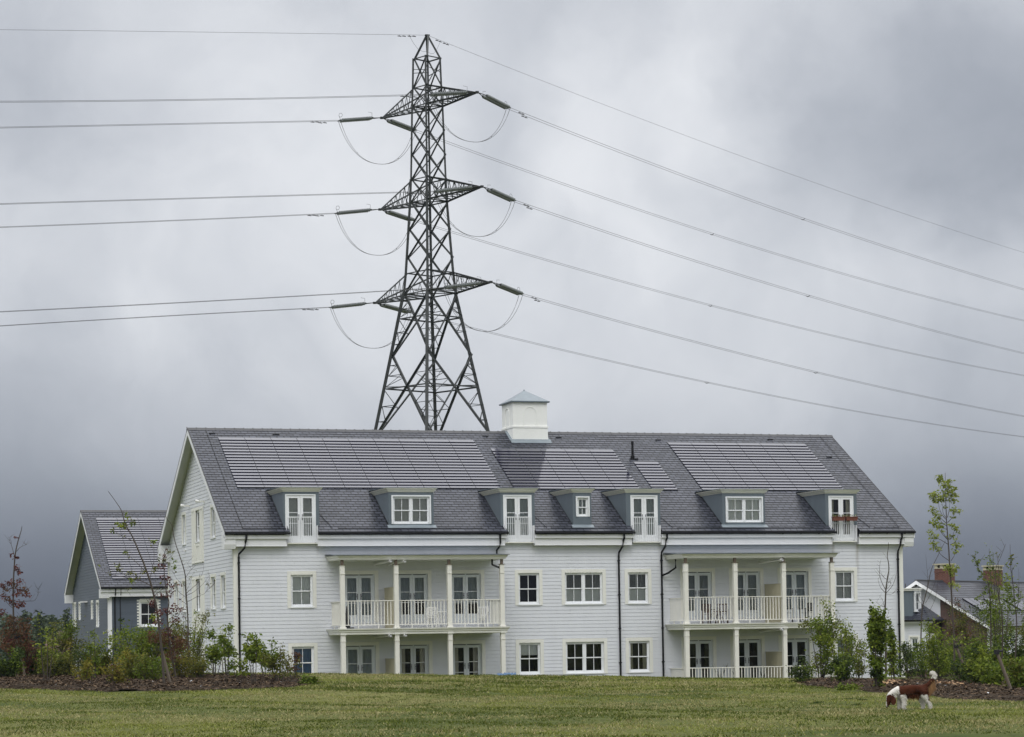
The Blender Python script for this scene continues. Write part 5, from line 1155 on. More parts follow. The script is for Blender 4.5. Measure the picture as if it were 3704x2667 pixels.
shrub(3235, 2466, 245, 62, [LM, GR], 'narrow lime green shrub in front of the right corner of the white block', 1100, .095, gr_, 4, spread=.6, low=.1)
shrub(3290, 2455, 140, 90, [DK, GR], 'dark green bush right of the block corner', 1200, .08, gr_, 8)
shrub(3345, 2452, 150, 110, [GR, DK, OL], 'bush below the small windows of the brick house', 1500, .08, gr_, 9)
shrub(3400, 2458, 230, 130, [LM, GR], 'leafy bright shrub left of the tall staked tree', 1500, .10, gr_, 8, flowers=2)
shrub(3455, 2452, 150, 120, [GR, DK], 'dark undergrowth behind the tall staked tree', 1500, .08, gr_, 9)
shrub(3510, 2446, 300, 170, [OL, DK, BN], 'large dull olive shrub in front of the brick wall', 2600, .075, gr_, 12)
shrub(3545, 2480, 200, 150, [GR, LM, DK], 'rounded green shrub between the two stakes', 2100, .085, gr_, 11, low=.05)
shrub(3600, 2450, 290, 150, [GR, OL, DK], 'tall green shrub below the roof panels', 2200, .08, gr_, 11)
shrub(3660, 2470, 190, 130, [DK, GR], 'dark shrub near the right edge behind the leaning stake', 1700, .08, gr_, 10)
shrub(3625, 2452, 500, 120, [GR, LM], 'feathery tall sapling in front of the right chimney', 1300, .07, gr_, 6, low=.2, spread=.8)
shrub(3700, 2460, 330, 110, [OL, GR], 'tall shrub cut by the right edge of the photo', 1600, .08, gr_, 9)
shrub(3420, 2450, 120, 130, [GR, OL], 'low green undergrowth between the two bright shrubs in front of the brick corner', 1100, .08, gr_, 9, low=.02)
shrub(3590, 2490, 120, 130, [GR, LM], 'low leafy bush at the front of the far right shrubs', 1100, .085, gr_, 9, low=.02)
shrub(3690, 2495, 130, 120, [GR, OL], 'low leafy bush at the bottom right corner of the right bed', 1100, .085, gr_, 9, low=.02)
shrub(3500, 2470, 110, 110, [DK, GR], 'low dark bush left of the rounded green shrub', 1000, .08, gr_, 9, low=.02)
shrub(3490, 2500, 40, 60, [BN], 'dead brown twiggy clump at the front of the right bed', 160, .04, gr_, 12, low=0)
shrub(3070, 2496, 26, 60, [GR, LM], 'low green tuft on the lawn edge below the dark shrub', 500, .07, gr_, 8, low=0)

# ---- young trees traced stem by stem
def tree(name, label, cat, base, stems, clusters, bark='bark', leaf=.08, seed=1, group=None, twigs=0, buds=None, rb=.035):
    """stems: lists of photo pixels with base radius (first is the trunk); clusters: (x, y, radius px, count, material)"""
    b, d = gpt(*base); R = np.random.RandomState(seed); t = thing(name, label, cat, tuple(b), group); k = d/F
    m = MB(); bp = []
    for si, (pts, r0) in enumerate(stems):
        dz = 0 if si == 0 else (R.rand()-.5)*14*k*4
        P = [Vector(at(x, y, d+(dz*i/len(pts) if si else 0))) for i, (x, y) in enumerate(pts)]
        if si == 0: P[0] = Vector(b)-Vector((0, 0, .1))
        # smooth
        Q = []
        for i in range(len(P)-1):
            p0, p1, p2, p3 = P[max(i-1, 0)], P[i], P[i+1], P[min(i+2, len(P)-1)]
            for j in range(4): s = j/4; Q.append(.5*((2*p1)+(p2-p0)*s+(2*p0-5*p1+4*p2-p3)*s*s+(3*p1-p0-3*p2+p3)*s**3))
        Q.append(P[-1]); n = len(Q); m.tube(Q, [r0*(1-.82*i/(n-1)) for i in range(n)], bark, 6 if si == 0 else 4, cap=False); bp.append(Q)
    for _ in range(twigs):
        Q = bp[R.randint(len(bp))]; i = R.randint(len(Q)//3, len(Q)-1); p = Q[i]; a = R.rand()*6.28; l = (8+18*R.rand())*k; q = p+Vector((math.cos(a)*l, math.sin(a)*l, l*(.5+R.rand()))); m.tube([p, q], [.005, .002], bark, 3, cap=False)
        if buds: bp.append([p.lerp(q, s) for s in np.linspace(0, 1, 5)])
    tr = m.build('trunk', t); G = {}
    for (x, y, rr, c, mt) in clusters:
        cc = at(x, y, d+(R.rand()-.5)*rr*k); rad = rr*k
        c = int(c*1.5); rad *= 1.35; u = R.randn(c, 3); u *= (R.rand(c)**.4/ (np.linalg.norm(u, axis=1)+1e-6))[:, None]; G.setdefault(mt, []).append(cc+u*rad*[1, 1, .8])
    if buds:
        mt, c = buds; P = []
        for _ in range(c): Q = bp[R.randint(len(bp))]; i = R.randint(len(Q)//2, len(Q)); P.append(np.array(Q[i])+R.randn(3)*.02)
        G.setdefault(mt, []).append(np.array(P))
    if G: leafobj('crown', [(np.concatenate(v), leaf*1.15, kk) for kk, v in G.items()], t, R)
    return t
def w0(pts, o, s): return [(o[0]+x/s, o[1]+y/s) for x, y in pts]
z5 = lambda *p: w0(p, (0, 1900), 2.512)
def z5c(L_): return [(x/2.512, 1900+y/2.512, r/2.512, n, m_) for x, y, r, n, m_ in L_]
tree('copper_beech', 'young copper beech with dark red leaves, tied to a stake at the far left', 'tree', (62, 2452),
     [(z5((150, 1385), (140, 1050), (125, 900), (120, 600), (135, 300), (160, 160), (190, 60), (200, 10)), .045), (z5((135, 300), (110, 200), (75, 100)), .012), (z5((150, 240), (185, 200), (245, 175)), .010), (z5((122, 560), (60, 590), (10, 540)), .014), (z5((122, 640), (180, 600), (230, 560), (265, 600)), .013), (z5((125, 700), (250, 690), (320, 680), (350, 600), (335, 570)), .010), (z5((122, 760), (60, 700), (20, 620)), .012), (z5((125, 830), (230, 850), (320, 790)), .010), (z5((122, 900), (60, 850), (10, 780)), .012), (z5((122, 620), (150, 540), (170, 480)), .010)],
     z5c([(145, 290, 18, 18, RD), (145, 110, 12, 10, RD), (100, 265, 10, 8, RD), (150, 380, 25, 26, RD), (165, 420, 22, 22, RD), (85, 520, 28, 30, RD), (180, 510, 30, 30, RD), (130, 540, 40, 50, BN), (60, 590, 30, 26, BN), (20, 550, 24, 24, RD), (210, 590, 40, 50, BN), (250, 630, 26, 24, RD), (180, 720, 36, 60, RD), (120, 700, 30, 34, RD), (70, 670, 30, 26, BN), (15, 790, 34, 40, RD), (265, 850, 12, 8, BN), (100, 860, 50, 60, BN), (170, 900, 80, 120, BN), (90, 960, 80, 150, BN), (210, 960, 80, 140, BN), (140, 1060, 90, 170, BN), (60, 1080, 60, 90, BN), (230, 1100, 50, 60, BN), (30, 640, 22, 18, RD), (160, 610, 40, 40, RD)]), leaf=.075, seed=3, twigs=60)
z5b = lambda *p: w0(p, (200, 1450), 2.721)
tree('leaning_sapling', 'tall leaning sapling with almost bare branches in front of the grey house', 'tree', (594, 2480),
     [(z5((1490, 1460), (1480, 1250), (1465, 1090), (1430, 800), (1400, 650), (1370, 530), (1300, 330))+z5b((870, 1600), (800, 1430), (755, 1330), (690, 1220), (670, 1150), (650, 1080), (600, 1000), (520, 890)), .042),
      (z5((1370, 550), (1290, 510), (1190, 480), (1090, 430), (990, 400)), .014), (z5((1290, 510), (1120, 470), (980, 440), (900, 365)), .012), (z5((1340, 440), (1230, 330), (1140, 250)), .012), (z5b((775, 1385), (700, 1350), (640, 1320), (555, 1270)), .011), (z5b((735, 1290), (660, 1230), (600, 1200)), .009), (z5b((700, 1190), (760, 1190), (775, 1195)), .008), (z5((1390, 620), (1450, 560), (1480, 500)), .010), (z5((1400, 640), (1490, 570), (1530, 500)), .010), (z5((1360, 500), (1400, 300), (1395, 150)), .009), (z5((1420, 760), (1350, 700), (1300, 640), (1160, 640)), .007), (z5((1430, 800), (1380, 800), (1360, 830)), .006)],
     z5c([(1010, 45, 12, 5, OL), (1070, 370, 14, 10, LM), (905, 365, 8, 5, LM), (1140, 250, 16, 12, GR), (1200, 500, 22, 16, LM), (1395, 150, 18, 14, GR), (1080, 400, 16, 8, OL), (1160, 440, 16, 10, OL), (1095, 855, 12, 10, DK), (1380, 705, 30, 18, RD), (1440, 790, 26, 14, RD), (1400, 830, 30, 22, LM), (1300, 410, 24, 14, OL), (1410, 400, 30, 18, OL)])+
     [(200+x/2.721, 1450+y/2.721, r/2.721, n, m_) for x, y, r, n, m_ in [(700, 1110, 16, 12, LM), (705, 1160, 16, 10, LM), (600, 1200, 12, 8, LM), (650, 1225, 30, 22, LM), (670, 1240, 20, 14, LM), (760, 1190, 20, 12, GR), (565, 1275, 14, 8, GR), (970, 1385, 14, 8, LM), (770, 1210, 16, 8, GR)]], leaf=.07, seed=4, twigs=40, buds=(OL, 130))
tree('red_leaved_sapling', 'sapling with sparse dark red leaves before the corner of the white gable', 'tree', (641, 2462),
     [(z5((1560, 1380), (1545, 1100), (1530, 950), (1520, 800), (1535, 700), (1510, 600), (1490, 400), (1490, 300), (1510, 200)), .036), (z5((1530, 940), (1600, 850), (1650, 780), (1700, 740)), .012), (z5((1525, 820), (1600, 740), (1650, 700)), .010), (z5((1520, 800), (1450, 740), (1380, 700)), .010), (z5((1500, 600), (1560, 620), (1555, 560)), .008), (z5((1500, 640), (1450, 650), (1400, 640)), .008), (z5((1490, 330), (1560, 280), (1590, 230)), .008), (z5((1490, 400), (1440, 380)), .007), (z5((1490, 300), (1500, 230), (1540, 200)), .008)],
     z5c([(1460, 380, 30, 20, RD), (1490, 320, 18, 12, OL), (1540, 240, 22, 14, OL), (1520, 480, 26, 22, RD), (1470, 470, 22, 14, RD), (1550, 550, 30, 26, RD), (1545, 620, 30, 30, RD), (1470, 640, 30, 18, RD), (1380, 715, 24, 16, RD), (1450, 790, 34, 26, RD), (1530, 780, 40, 40, RD), (1590, 750, 40, 34, RD), (1640, 770, 30, 26, RD), (1600, 860, 40, 44, RD), (1670, 830, 14, 8, RD), (1440, 870, 44, 36, RD), (1580, 380, 20, 12, GR), (1600, 330, 14, 8, GR), (1380, 1010, 60, 90, BN), (1480, 1020, 70, 150, BN), (1580, 1060, 70, 160, BN), (1560, 1180, 80, 150, BN), (1650, 1080, 60, 90, BN), (1520, 960, 40, 50, RD)]), leaf=.07, seed=5, twigs=50, buds=(RD, 60))
tree('bare_sapling', 'bare curved sapling standing in front of the white gable windows', 'tree', (700, 2452),
     [(z5((1760, 1360), (1725, 1200), (1710, 1080), (1707, 850), (1690, 600), (1682, 450), (1640, 300), (1590, 150), (1560, 0))+[(605, 1880), (598, 1862)], .032), (z5((1692, 620), (1760, 560), (1800, 520), (1850, 400), (1830, 310)), .010), (z5((1700, 700), (1790, 650), (1860, 620), (1890, 560)), .009), (z5((1685, 480), (1740, 400), (1800, 350)), .008), (z5((1698, 660), (1620, 600), (1570, 500), (1560, 470)), .008), (z5((1690, 560), (1600, 480), (1540, 330)), .008), (z5((1700, 720), (1640, 680), (1600, 640)), .007), (z5((1690, 600), (1730, 520), (1740, 460)), .007), (z5((1660, 370), (1700, 330)), .005), (z5((1697, 640), (1770, 600), (1850, 530), (1895, 460)), .008)],
     z5c([(1590, 370, 14, 8, GR), (1560, 300, 12, 8, GR), (1645, 540, 10, 6, RD), (1700, 990, 16, 12, BN)]), leaf=.06, seed=6, twigs=40, buds=(OL, 30))
z9 = lambda *p: w0(p, (2960, 1950), 3.266)
tree('leafless_sapling', 'thin leafless sapling before the right end of the white front', 'tree', (3205, 2478),
     [(z9((800, 1600), (797, 1480), (795, 1280), (790, 1100), (780, 950), (790, 800), (797, 620), (815, 470), (832, 380), (830, 290), (815, 200), (826, 110), (830, 40)), .038), (z9((795, 600), (745, 500), (722, 400), (728, 300), (740, 245)), .012), (z9((797, 640), (740, 580), (712, 510), (707, 460)), .010), (z9((800, 640), (870, 560), (905, 480), (925, 400), (930, 370)), .010), (z9((803, 650), (870, 650), (935, 600)), .008), (z9((782, 800), (740, 790), (675, 740)), .009), (z9((780, 800), (765, 740), (750, 690)), .008), (z9((805, 475), (770, 450), (738, 410)), .008), (z9((800, 610), (820, 540), (825, 500)), .007), (z9((800, 600), (850, 550), (862, 510)), .007), (z9((785, 950), (820, 900), (840, 830)), .007), (z9((780, 940), (735, 920), (700, 880)), .007)],
     [], seed=7, twigs=34, bark='bark')
z6 = lambda *p: w0(p, (3200, 1650), 2.722)
tall = [(z6((690, 2180), (685, 1850), (672, 1600), (652, 1250), (640, 1080), (630, 900), (615, 720), (608, 600), (600, 400), (597, 300), (596, 165)), .034)]
for p in [((605, 625), (560, 570), (535, 500), (530, 450)), ((607, 610), (575, 560), (567, 460)), ((618, 605), (635, 530), (640, 440)), ((606, 660), (560, 620), (520, 570)), ((620, 655), (670, 600), (700, 545)), ((612, 690), (560, 650), (540, 610)), ((622, 825), (570, 770), (525, 705)), ((625, 830), (590, 780), (560, 720)), ((640, 825), (675, 770), (690, 700)), ((628, 872), (560, 830), (500, 800), (470, 765)), ((645, 875), (700, 840), (725, 770)), ((635, 1030), (570, 985), (520, 930), (505, 880)), ((655, 1030), (690, 970), (705, 890)), ((612, 720), (585, 715), (570, 705)), ((600, 300), (560, 260), (535, 220)), ((600, 330), (640, 290), (655, 240)), ((602, 400), (570, 380)), ((605, 420), (640, 380), (660, 340))]: tall.append((z6(*p), .012))
tc_ = [(530, 205, 30, 30), (550, 235, 30, 34), (575, 270, 34, 34), (640, 240, 28, 26), (620, 300, 28, 30), (655, 310, 30, 30), (690, 320, 18, 14), (600, 345, 36, 40), (655, 370, 38, 50), (690, 385, 20, 24), (565, 395, 40, 60), (510, 370, 38, 54), (470, 385, 32, 40), (500, 430, 34, 44), (560, 430, 30, 36), (640, 420, 28, 30), (685, 440, 22, 20), (470, 525, 30, 34), (500, 560, 28, 34), (530, 590, 26, 26), (690, 525, 36, 44), (735, 545, 22, 20), (675, 600, 14, 8), (480, 645, 34, 44), (520, 680, 40, 56), (560, 685, 24, 22), (660, 680, 26, 30), (705, 705, 34, 40), (725, 740, 14, 10), (450, 745, 28, 28), (480, 785, 30, 30), (505, 800, 18, 12), (570, 740, 20, 12), (670, 800, 22, 16), (490, 860, 34, 40), (510, 905, 30, 28), (545, 910, 18, 12), (470, 905, 18, 8), (710, 865, 30, 32), (745, 875, 22, 16), (700, 925, 30, 24), (640, 780, 20, 10), (660, 1100, 44, 50), (700, 1100, 30, 20), (620, 1110, 40, 30), (670, 1160, 36, 26), (700, 1280, 30, 22), (660, 1250, 24, 18), (590, 500, 20, 12)]
tree('ash_sapling', 'tall young tree with bright green leaf clusters against the sky, tied to a leaning stake', 'tree', (3452, 2470), tall, [(3200+x/2.722, 1650+y/2.722, r/2.722, int(n*.75), 'leaf_ash') for x, y, r, n in tc_], bark='bark', leaf=.085, seed=8, twigs=0)
tree('forked_sapling', 'forked bare sapling between the white block corner and the left chimney', 'tree', (3338, 2450),
     [(z6((360, 2170), (358, 1900), (362, 1633), (372, 1500), (385, 1440), (425, 1280), (460, 1120), (520, 990), (575, 880), (597, 835)), .032), (z6((422, 1290), (425, 1200), (412, 1060), (405, 968)), .010), (z6((382, 1450), (345, 1440), (330, 1400), (325, 1300)), .009), (z6((385, 1440), (340, 1360), (335, 1250)), .008), (z6((400, 1450), (440, 1380), (495, 1250), (512, 1160)), .010), (z6((440, 1530), (480, 1450), (510, 1350), (525, 1200), (515, 1165)), .009), (z6((370, 1560), (420, 1540), (445, 1525)), .008)], [], seed=9, twigs=12)
tree('small_leaved_sapling', 'sparse small leaved sapling left of the right-hand chimney', 'tree', (3580, 2478),
     [(z6((1040, 2200), (1045, 1900), (1045, 1633), (1040, 1450), (1030, 1300), (1005, 1220), (960, 1160), (915, 1100), (905, 1050), (920, 1040)), .026), (z6((1040, 1500), (1000, 1440), (960, 1350)), .009), (z6((1042, 1560), (980, 1480), (895, 1400)), .009), (z6((1010, 1230), (960, 1190), (915, 1190)), .006), (z6((1040, 1420), (1080, 1340), (1040, 1200), (1050, 1120)), .009), (z6((1045, 1700), (1100, 1600), (1130, 1500)), .009)],
     [(3200+x/2.722, 1650+y/2.722, r/2.722, n, GR) for x, y, r, n in [(910, 1045, 10, 6), (925, 1120, 14, 10), (935, 1190, 18, 12), (960, 1165, 12, 8), (985, 1210, 14, 8), (1000, 1290, 22, 16), (1030, 1330, 26, 24), (985, 1345, 20, 14), (910, 1400, 20, 16), (960, 1430, 26, 20), (1030, 1440, 36, 44), (1060, 1380, 26, 20), (1010, 1520, 50, 60), (1070, 1500, 40, 44), (1040, 1600, 60, 90), (960, 1560, 44, 40)]], leaf=.06, seed=10, twigs=30, buds=(GR, 160))
tree('crossed_sapling', 'bare tall stems crossing in front of the right-hand chimney', 'tree', (3615, 2482),
     [(z6((1170, 2200), (1160, 1900), (1155, 1560), (1125, 1400), (1105, 1280), (1090, 1180), (1100, 1090), (1140, 1000), (1190, 870)), .024), (z6((1130, 1420), (1128, 1250), (1120, 1080), (1100, 945)), .014), (z6((1110, 1280), (1050, 1250), (1025, 1190), (1050, 1120)), .008), (z6((1105, 1250), (1020, 1300)), .005)], [], seed=12, twigs=14, leaf=.05, buds=(OL, 30))
tree('upright_sapling', 'upright sapling with tiny leaves at the right edge near the leaning stake', 'tree', (3668, 2484),
     [(z6((1290, 2200), (1290, 1900), (1300, 1640), (1285, 1480), (1268, 1300), (1250, 1180), (1238, 1050), (1235, 870)), .022), (z6((1262, 1250), (1255, 1120), (1250, 960)), .010), (z6((1300, 1560), (1318, 1400), (1322, 1250), (1320, 1100)), .010), (z6((1290, 1500), (1330, 1420), (1345, 1300)), .008)],
     [(3200+x/2.722, 1650+y/2.722, r/2.722, n, m_) for x, y, r, n, m_ in [(1255, 970, 8, 6, OL), (1258, 1010, 10, 8, OL), (1252, 1060, 10, 8, OL), (1200, 1190, 50, 60, LM), (1190, 1280, 50, 70, LM), (1210, 1380, 60, 90, GR), (1240, 1300, 40, 40, GR), (1290, 1400, 44, 40, GR), (1180, 1480, 60, 70, GR), (1280, 1520, 50, 50, GR)]], leaf=.06, seed=13, twigs=24, buds=(GR, 80))
# ---- tree stakes with rubber ties
def stake(top, base, label, r=.045, tie=True):
    b, d = gpt(*base); t = thing('tree_stake', label, 'stake', tuple(b), 'wooden tree stakes'); tp = Vector(at(top[0], top[1], d-.05)); q = MB(); q.tube([Vector(b)+(Vector(b)-tp)*.05-Vector((0, 0, .05)), tp], [r, r*.92], 'stake', 10); q.build('post', t)
    if tie: q = MB(); c = tp.lerp(Vector(b), .04); q.tube([c-Vector((0, 0, .06)), c+Vector((0, 0, .05))], [r*1.5, r*1.6], 'rubber_tie', 10); q.tube([c, c+Vector(LAT*.16)+Vector((0, 0, .03))], .03, 'rubber_tie', 6); q.build('rubber_tie', t)
stake((55, 2300), (93, 2452), 'thick brown leaning stake at the foot of the copper beech'); stake((583, 2343), (620, 2480), 'leaning grey wooden stake holding the tall bare sapling'); stake((622, 2302), (642, 2456), 'upright wooden stake behind the leaning one, among rusty leaves')
stake((3456, 2332), (3512, 2470), 'leaning stake holding the tall green ash sapling'); stake((3603, 2352), (3663, 2505), 'leaning wooden stake at the front of the far right shrubs'); stake((3683, 2180), (3645, 2440), 'dark stake leaning left among the far right saplings')
gy_ = gpt(3458, 2468)[0]; 
# ---- grass tufts, clods on the lawn
def clods(pts):
    for i, (x, y, w, label) in enumerate(pts):
        b, d = gpt(x, y); R = np.random.RandomState(i+3); t = thing('grass_clump', label, 'grass clump', tuple(b), 'loose clumps of cut grass'); k = d/F; P = b+R.randn(150, 3)*[w*k*.35, w*k*.5, .012]; P[:, 2] = np.abs(P[:, 2]-b[2])+b[2]; leafobj('clippings', [(P, .05, 'leaf_dark')], t, R)
clods([(3115, 2534, 22, 'dark clump of mown grass just left of the dog muzzle'), (3098, 2552, 24, 'dark clump of mown grass nearest to the viewer, left of the dog'), (2955, 2544, 22, 'dark clump of mown grass well left of the dog'), (3075, 2531, 20, 'dark clump of mown grass left of the dog, closest to the bed'),
       (1976, 2452, 34, 'wide dark clump of cut grass under the middle double window'), (1990, 2432, 24, 'dark clump of cut grass on the crest under the middle double window'), (2090, 2446, 20, 'small clump of cut grass right of the double ground floor window'), (2215, 2434, 40, 'widest brown clump of cut grass on the crest by the second downpipe'),
       (2240, 2436, 26, 'clump of cut grass on the crest under the single window right of the downpipe'), (1725, 2444, 14, 'small clump of cut grass below the third ground floor french door'), (2145, 2434, 14, 'small clump of cut grass on the crest left of the second downpipe'), (1520, 2446, 16, 'small clump of cut grass below the second ground floor french door')])

# ---- distant woods on the left, small tree tip on the right
def crown(cx, cy, cz, rx, rz_, n, R): u = R.randn(n, 3); u /= np.linalg.norm(u, axis=1)[:, None]; rr = (R.rand(n)**.35)[:, None]; lump = 1+.22*np.sin(u[:, :1]*5+cx)*np.sin(u[:, 2:]*4+cz); return np.array([cx, cy, cz])+u*rr*lump*[rx, rx, rz_]
R = np.random.RandomState(21); G_ = []
for i in range(90):
    px = -700+i*26+R.rand()*20; d = 330+R.rand()*120; top = 2228+R.randn()*9-10*math.sin(px*.02); c = at(px, top, d); g = float(zg(c[0], c[1])); h = c[2]-g; rx = 3.4+R.rand()*2.4
    G_.append((crown(c[0], c[1], c[2]-h*.42, rx, h*.44, 420, R), .95, 'leaf_far'))
wd = leafobj('distant_woods', G_, None, R); tag(wd, 'hazy line of distant woodland on the horizon at the left', 'woodland'); wd['kind'] = 'stuff'
def fartree(px, top, d, rpx, label, seed, n=900, s=.45):
    R = np.random.RandomState(seed); c = at(px, top, d); g = float(zg(c[0], c[1])); h = c[2]-g; rx = rpx*d/F; t = thing('distant_tree', label, 'tree', (c[0], c[1], g), 'single distant trees')
    q = MB(); q.tube([(c[0], c[1], g-.2), (c[0], c[1], g+h*.8)], [.3, .08], 'bark', 7); q.build('trunk', t); leafobj('crown', [(crown(c[0], c[1], g+h*.62, rx, h*.38, n, R), s, 'leaf_far')], t, R)
fartree(241, 2197, 260, 13, 'narrow distant tree touching the left edge of the grey house', 31, 700, .4); fartree(88, 2203, 300, 24, 'round distant tree rising behind the copper beech', 32); fartree(140, 2214, 290, 26, 'pale round distant tree between the copper beech and the grey house', 33); fartree(192, 2226, 280, 22, 'low round distant tree left of the grey house', 34)
fartree(118, 2290, 230, 12, 'small dark distant conifer left of the far roof', 36, 500, .4); fartree(30, 2222, 300, 22, 'distant tree behind the left branches of the copper beech', 37)
R = np.random.RandomState(41); c = at(3275, 2112, 190); t = thing('pine_tip', 'dark conifer tip showing above the dormer of the brick house', 'tree', (c[0], c[1], float(zg(c[0], c[1]))), None)
q = MB(); q.tube([(c[0], c[1], float(zg(c[0], c[1]))), (c[0], c[1], c[2])], [.22, .03], 'bark', 7); q.build('trunk', t); P = []
for i in range(60): z = R.rand()**.5; a = R.rand()*6.28; l = .2+z*1.3; P += [(c[0]+math.cos(a)*l*s, c[1]+math.sin(a)*l*s, c[2]-z*5+.3*s) for s in np.linspace(.1, 1, 12)]
leafobj('crown', [(np.array(P), .22, 'leaf_dark')], t, R)

# ================================================================== the dog
DB, DD = gpt(3300, 2566.5)
DS = 1.07
def dp(u, w, v=0.0): p = DB+LAT*u*DS+DEP*v*DS; return Vector((p[0], p[1], DB[2]+w*DS+.012))
def fur(name):
    m = bpy.data.materials.new(name); m.use_nodes = True; t = m.node_tree; b = t.nodes['Principled BSDF']; b.inputs['Roughness'].default_value = .9; b.inputs['Specular IOR Level'].default_value = .08
    a = t.nodes.new('ShaderNodeVertexColor'); a.layer_name = 'coat'; g = t.nodes.new('ShaderNodeTexCoord'); n = t.nodes.new('ShaderNodeTexNoise'); n.inputs['Scale'].default_value = 60; t.links.new(g.outputs['Object'], n.inputs['Vector'])
    s = t.nodes.new('ShaderNodeVectorMath'); s.operation = 'SCALE'; t.links.new(a.outputs[0], s.inputs[0]); t.links.new(mth(t, 'ADD', mth(t, 'MULTIPLY', n.outputs['Fac'], .7), .65), s.inputs['Scale']); t.links.new(s.outputs[0], b.inputs['Base Color']); MT[name] = m
fur('dog_fur'); mat('fur_brown', (.056, .019, .010), .85, rand=.35, spec=.1); mat('fur_gold', (.24, .13, .055), .8, rand=.3); mat('fur_white', (.62, .59, .54), .8, rand=.15); mat('nose_dark', (.012, .010, .010), .35)
SK = {'hip': ((.20, .372, 0), .100), 'loin': ((.08, .362, 0), .100), 'back': ((-.06, .350, 0), .112), 'chest': ((-.19, .335, 0), .125), 'sh': ((-.265, .335, 0), .104), 'neck': ((-.335, .315, 0), .084), 'poll': ((-.400, .272, 0), .072),
      'brow': ((-.430, .212, 0), .074), 'stop': ((-.450, .140, 0), .050), 'muz': ((-.466, .085, 0), .038), 'nose': ((-.478, .040, 0), .022),
      'ts': ((.25, .415, 0), .046), 't1': ((.32, .478, 0), .028), 't2': ((.39, .552, 0), .028), 't3': ((.425, .625, 0), .034), 't4': ((.402, .682, 0), .036), 't5': ((.345, .688, 0), .024)}
ED = [('hip', 'loin'), ('loin', 'back'), ('back', 'chest'), ('chest', 'sh'), ('sh', 'neck'), ('neck', 'poll'), ('poll', 'brow'), ('brow', 'stop'), ('stop', 'muz'), ('muz', 'nose'), ('hip', 'ts'), ('ts', 't1'), ('t1', 't2'), ('t2', 't3'), ('t3', 't4'), ('t4', 't5')]
def legj(n, j, root): 
    pr = root
    for i, (p, r) in enumerate(j): SK[n+str(i)] = (p, r); ED.append((pr, n+str(i))); pr = n+str(i)
legj('fn', [((-.205, .27, -.06), .078), ((-.165, .175, -.065), .054), ((-.175, .095, -.065), .038), ((-.182, .035, -.065), .034), ((-.205, .016, -.065), .028)], 'chest')
legj('ff', [((-.225, .26, .06), .070), ((-.222, .17, .065), .052), ((-.240, .09, .065), .040), ((-.245, .035, .065), .030), ((-.262, .016, .065), .026)], 'chest')
legj('hn', [((.215, .30, -.06), .086), ((.220, .215, -.07), .062), ((.285, .135, -.07), .034), ((.322, .055, -.07), .032), ((.320, .016, -.07), .024), ((.30, .012, -.07), .020)], 'hip')
legj('hf', [((.17, .295, .06), .078), ((.15, .215, .07), .062), ((.200, .125, .07), .040), ((.205, .05, .07), .030), ((.197, .016, .07), .022), ((.175, .012, .07), .018)], 'hip')
names = list(SK); me = bpy.data.meshes.new('body'); me.from_pydata([dp(*SK[n][0][:2], SK[n][0][2]) for n in names], [(names.index(a), names.index(b)) for a, b in ED], [])
tmp = bpy.data.objects.new('tmpdog', me); COL.objects.link(tmp); sm_ = tmp.modifiers.new('s', 'SKIN'); sm_.use_smooth_shade = True
for i, n in enumerate(names): r_ = SK[n][1]; me.skin_vertices[0].data[i].radius = (r_*DS, r_*DS)
for v_ in me.skin_vertices[0].data: v_.use_root = False
me.skin_vertices[0].data[0].use_root = True
ss = tmp.modifiers.new('u', 'SUBSURF'); ss.levels = 2; ss.render_levels = 2
dg = bpy.context.evaluated_depsgraph_get(); dg.update(); bm_ = bpy.data.meshes.new_from_object(tmp.evaluated_get(dg)); bpy.data.objects.remove(tmp)
dog = thing('spaniel_dog', 'brown and white spaniel sniffing the grass with its feathered tail raised', 'dog', tuple(DB))
ca = bm_.color_attributes.new('coat', 'FLOAT_COLOR', 'POINT'); BR = (.052, .017, .009); WH = (.60, .575, .53)
for v_ in bm_.vertices:
    n_ = mnoise.noise(Vector(v_.co)*38)*.010+mnoise.noise(Vector(v_.co)*90)*.006; v_.co += v_.normal*n_
for i, v_ in enumerate(bm_.vertices):
    q = (np.array(v_.co)-DB)/DS; u = q@LAT; w = q[2]-.011; vv = q@DEP; wb = .012*math.sin(u*90+w*60)+.008*math.sin(w*140+vv*80)+.016*mnoise.noise(Vector((u*40, w*40, vv*40)))
    c = BR
    if u < -.265+wb and w > .20: c = WH                       # white collar
    if u < -.37 and w < .275+wb+(.3)*( -.37-u)*0: c = BR      # head
    if u < -.36 and abs(vv) < .014+wb*.3: c = WH              # blaze
    if u < -.455 and w < .10 and vv < .01: c = WH if u < -.478+wb*.5 else BR
    if -.30 < u < -.12 and w < .29+wb-(u+.12)*-.25: c = WH      # front legs, brisket
    if -.12 <= u < .16 and w < .262+wb: c = (.30, .22, .15)
    if u > .12 and w < .262+wb and u < .275: c = WH
    if u >= .275 and w < .16+wb: c = WH
    if u > .31 and w > .585+wb: c = WH
    ca.data[i].color = (*c, 1)
coat_ = [(Vector(v_.co), Vector(v_.normal), tuple(ca.data[i].color)[:3]) for i, v_ in enumerate(bm_.vertices)]
bm_.materials.clear(); bm_.materials.append(MT['dog_fur']); body = bpy.data.objects.new('body', bm_); COL.objects.link(body); adopt(body, dog)
bm_.polygons.foreach_set('use_smooth', [True]*len(bm_.polygons))
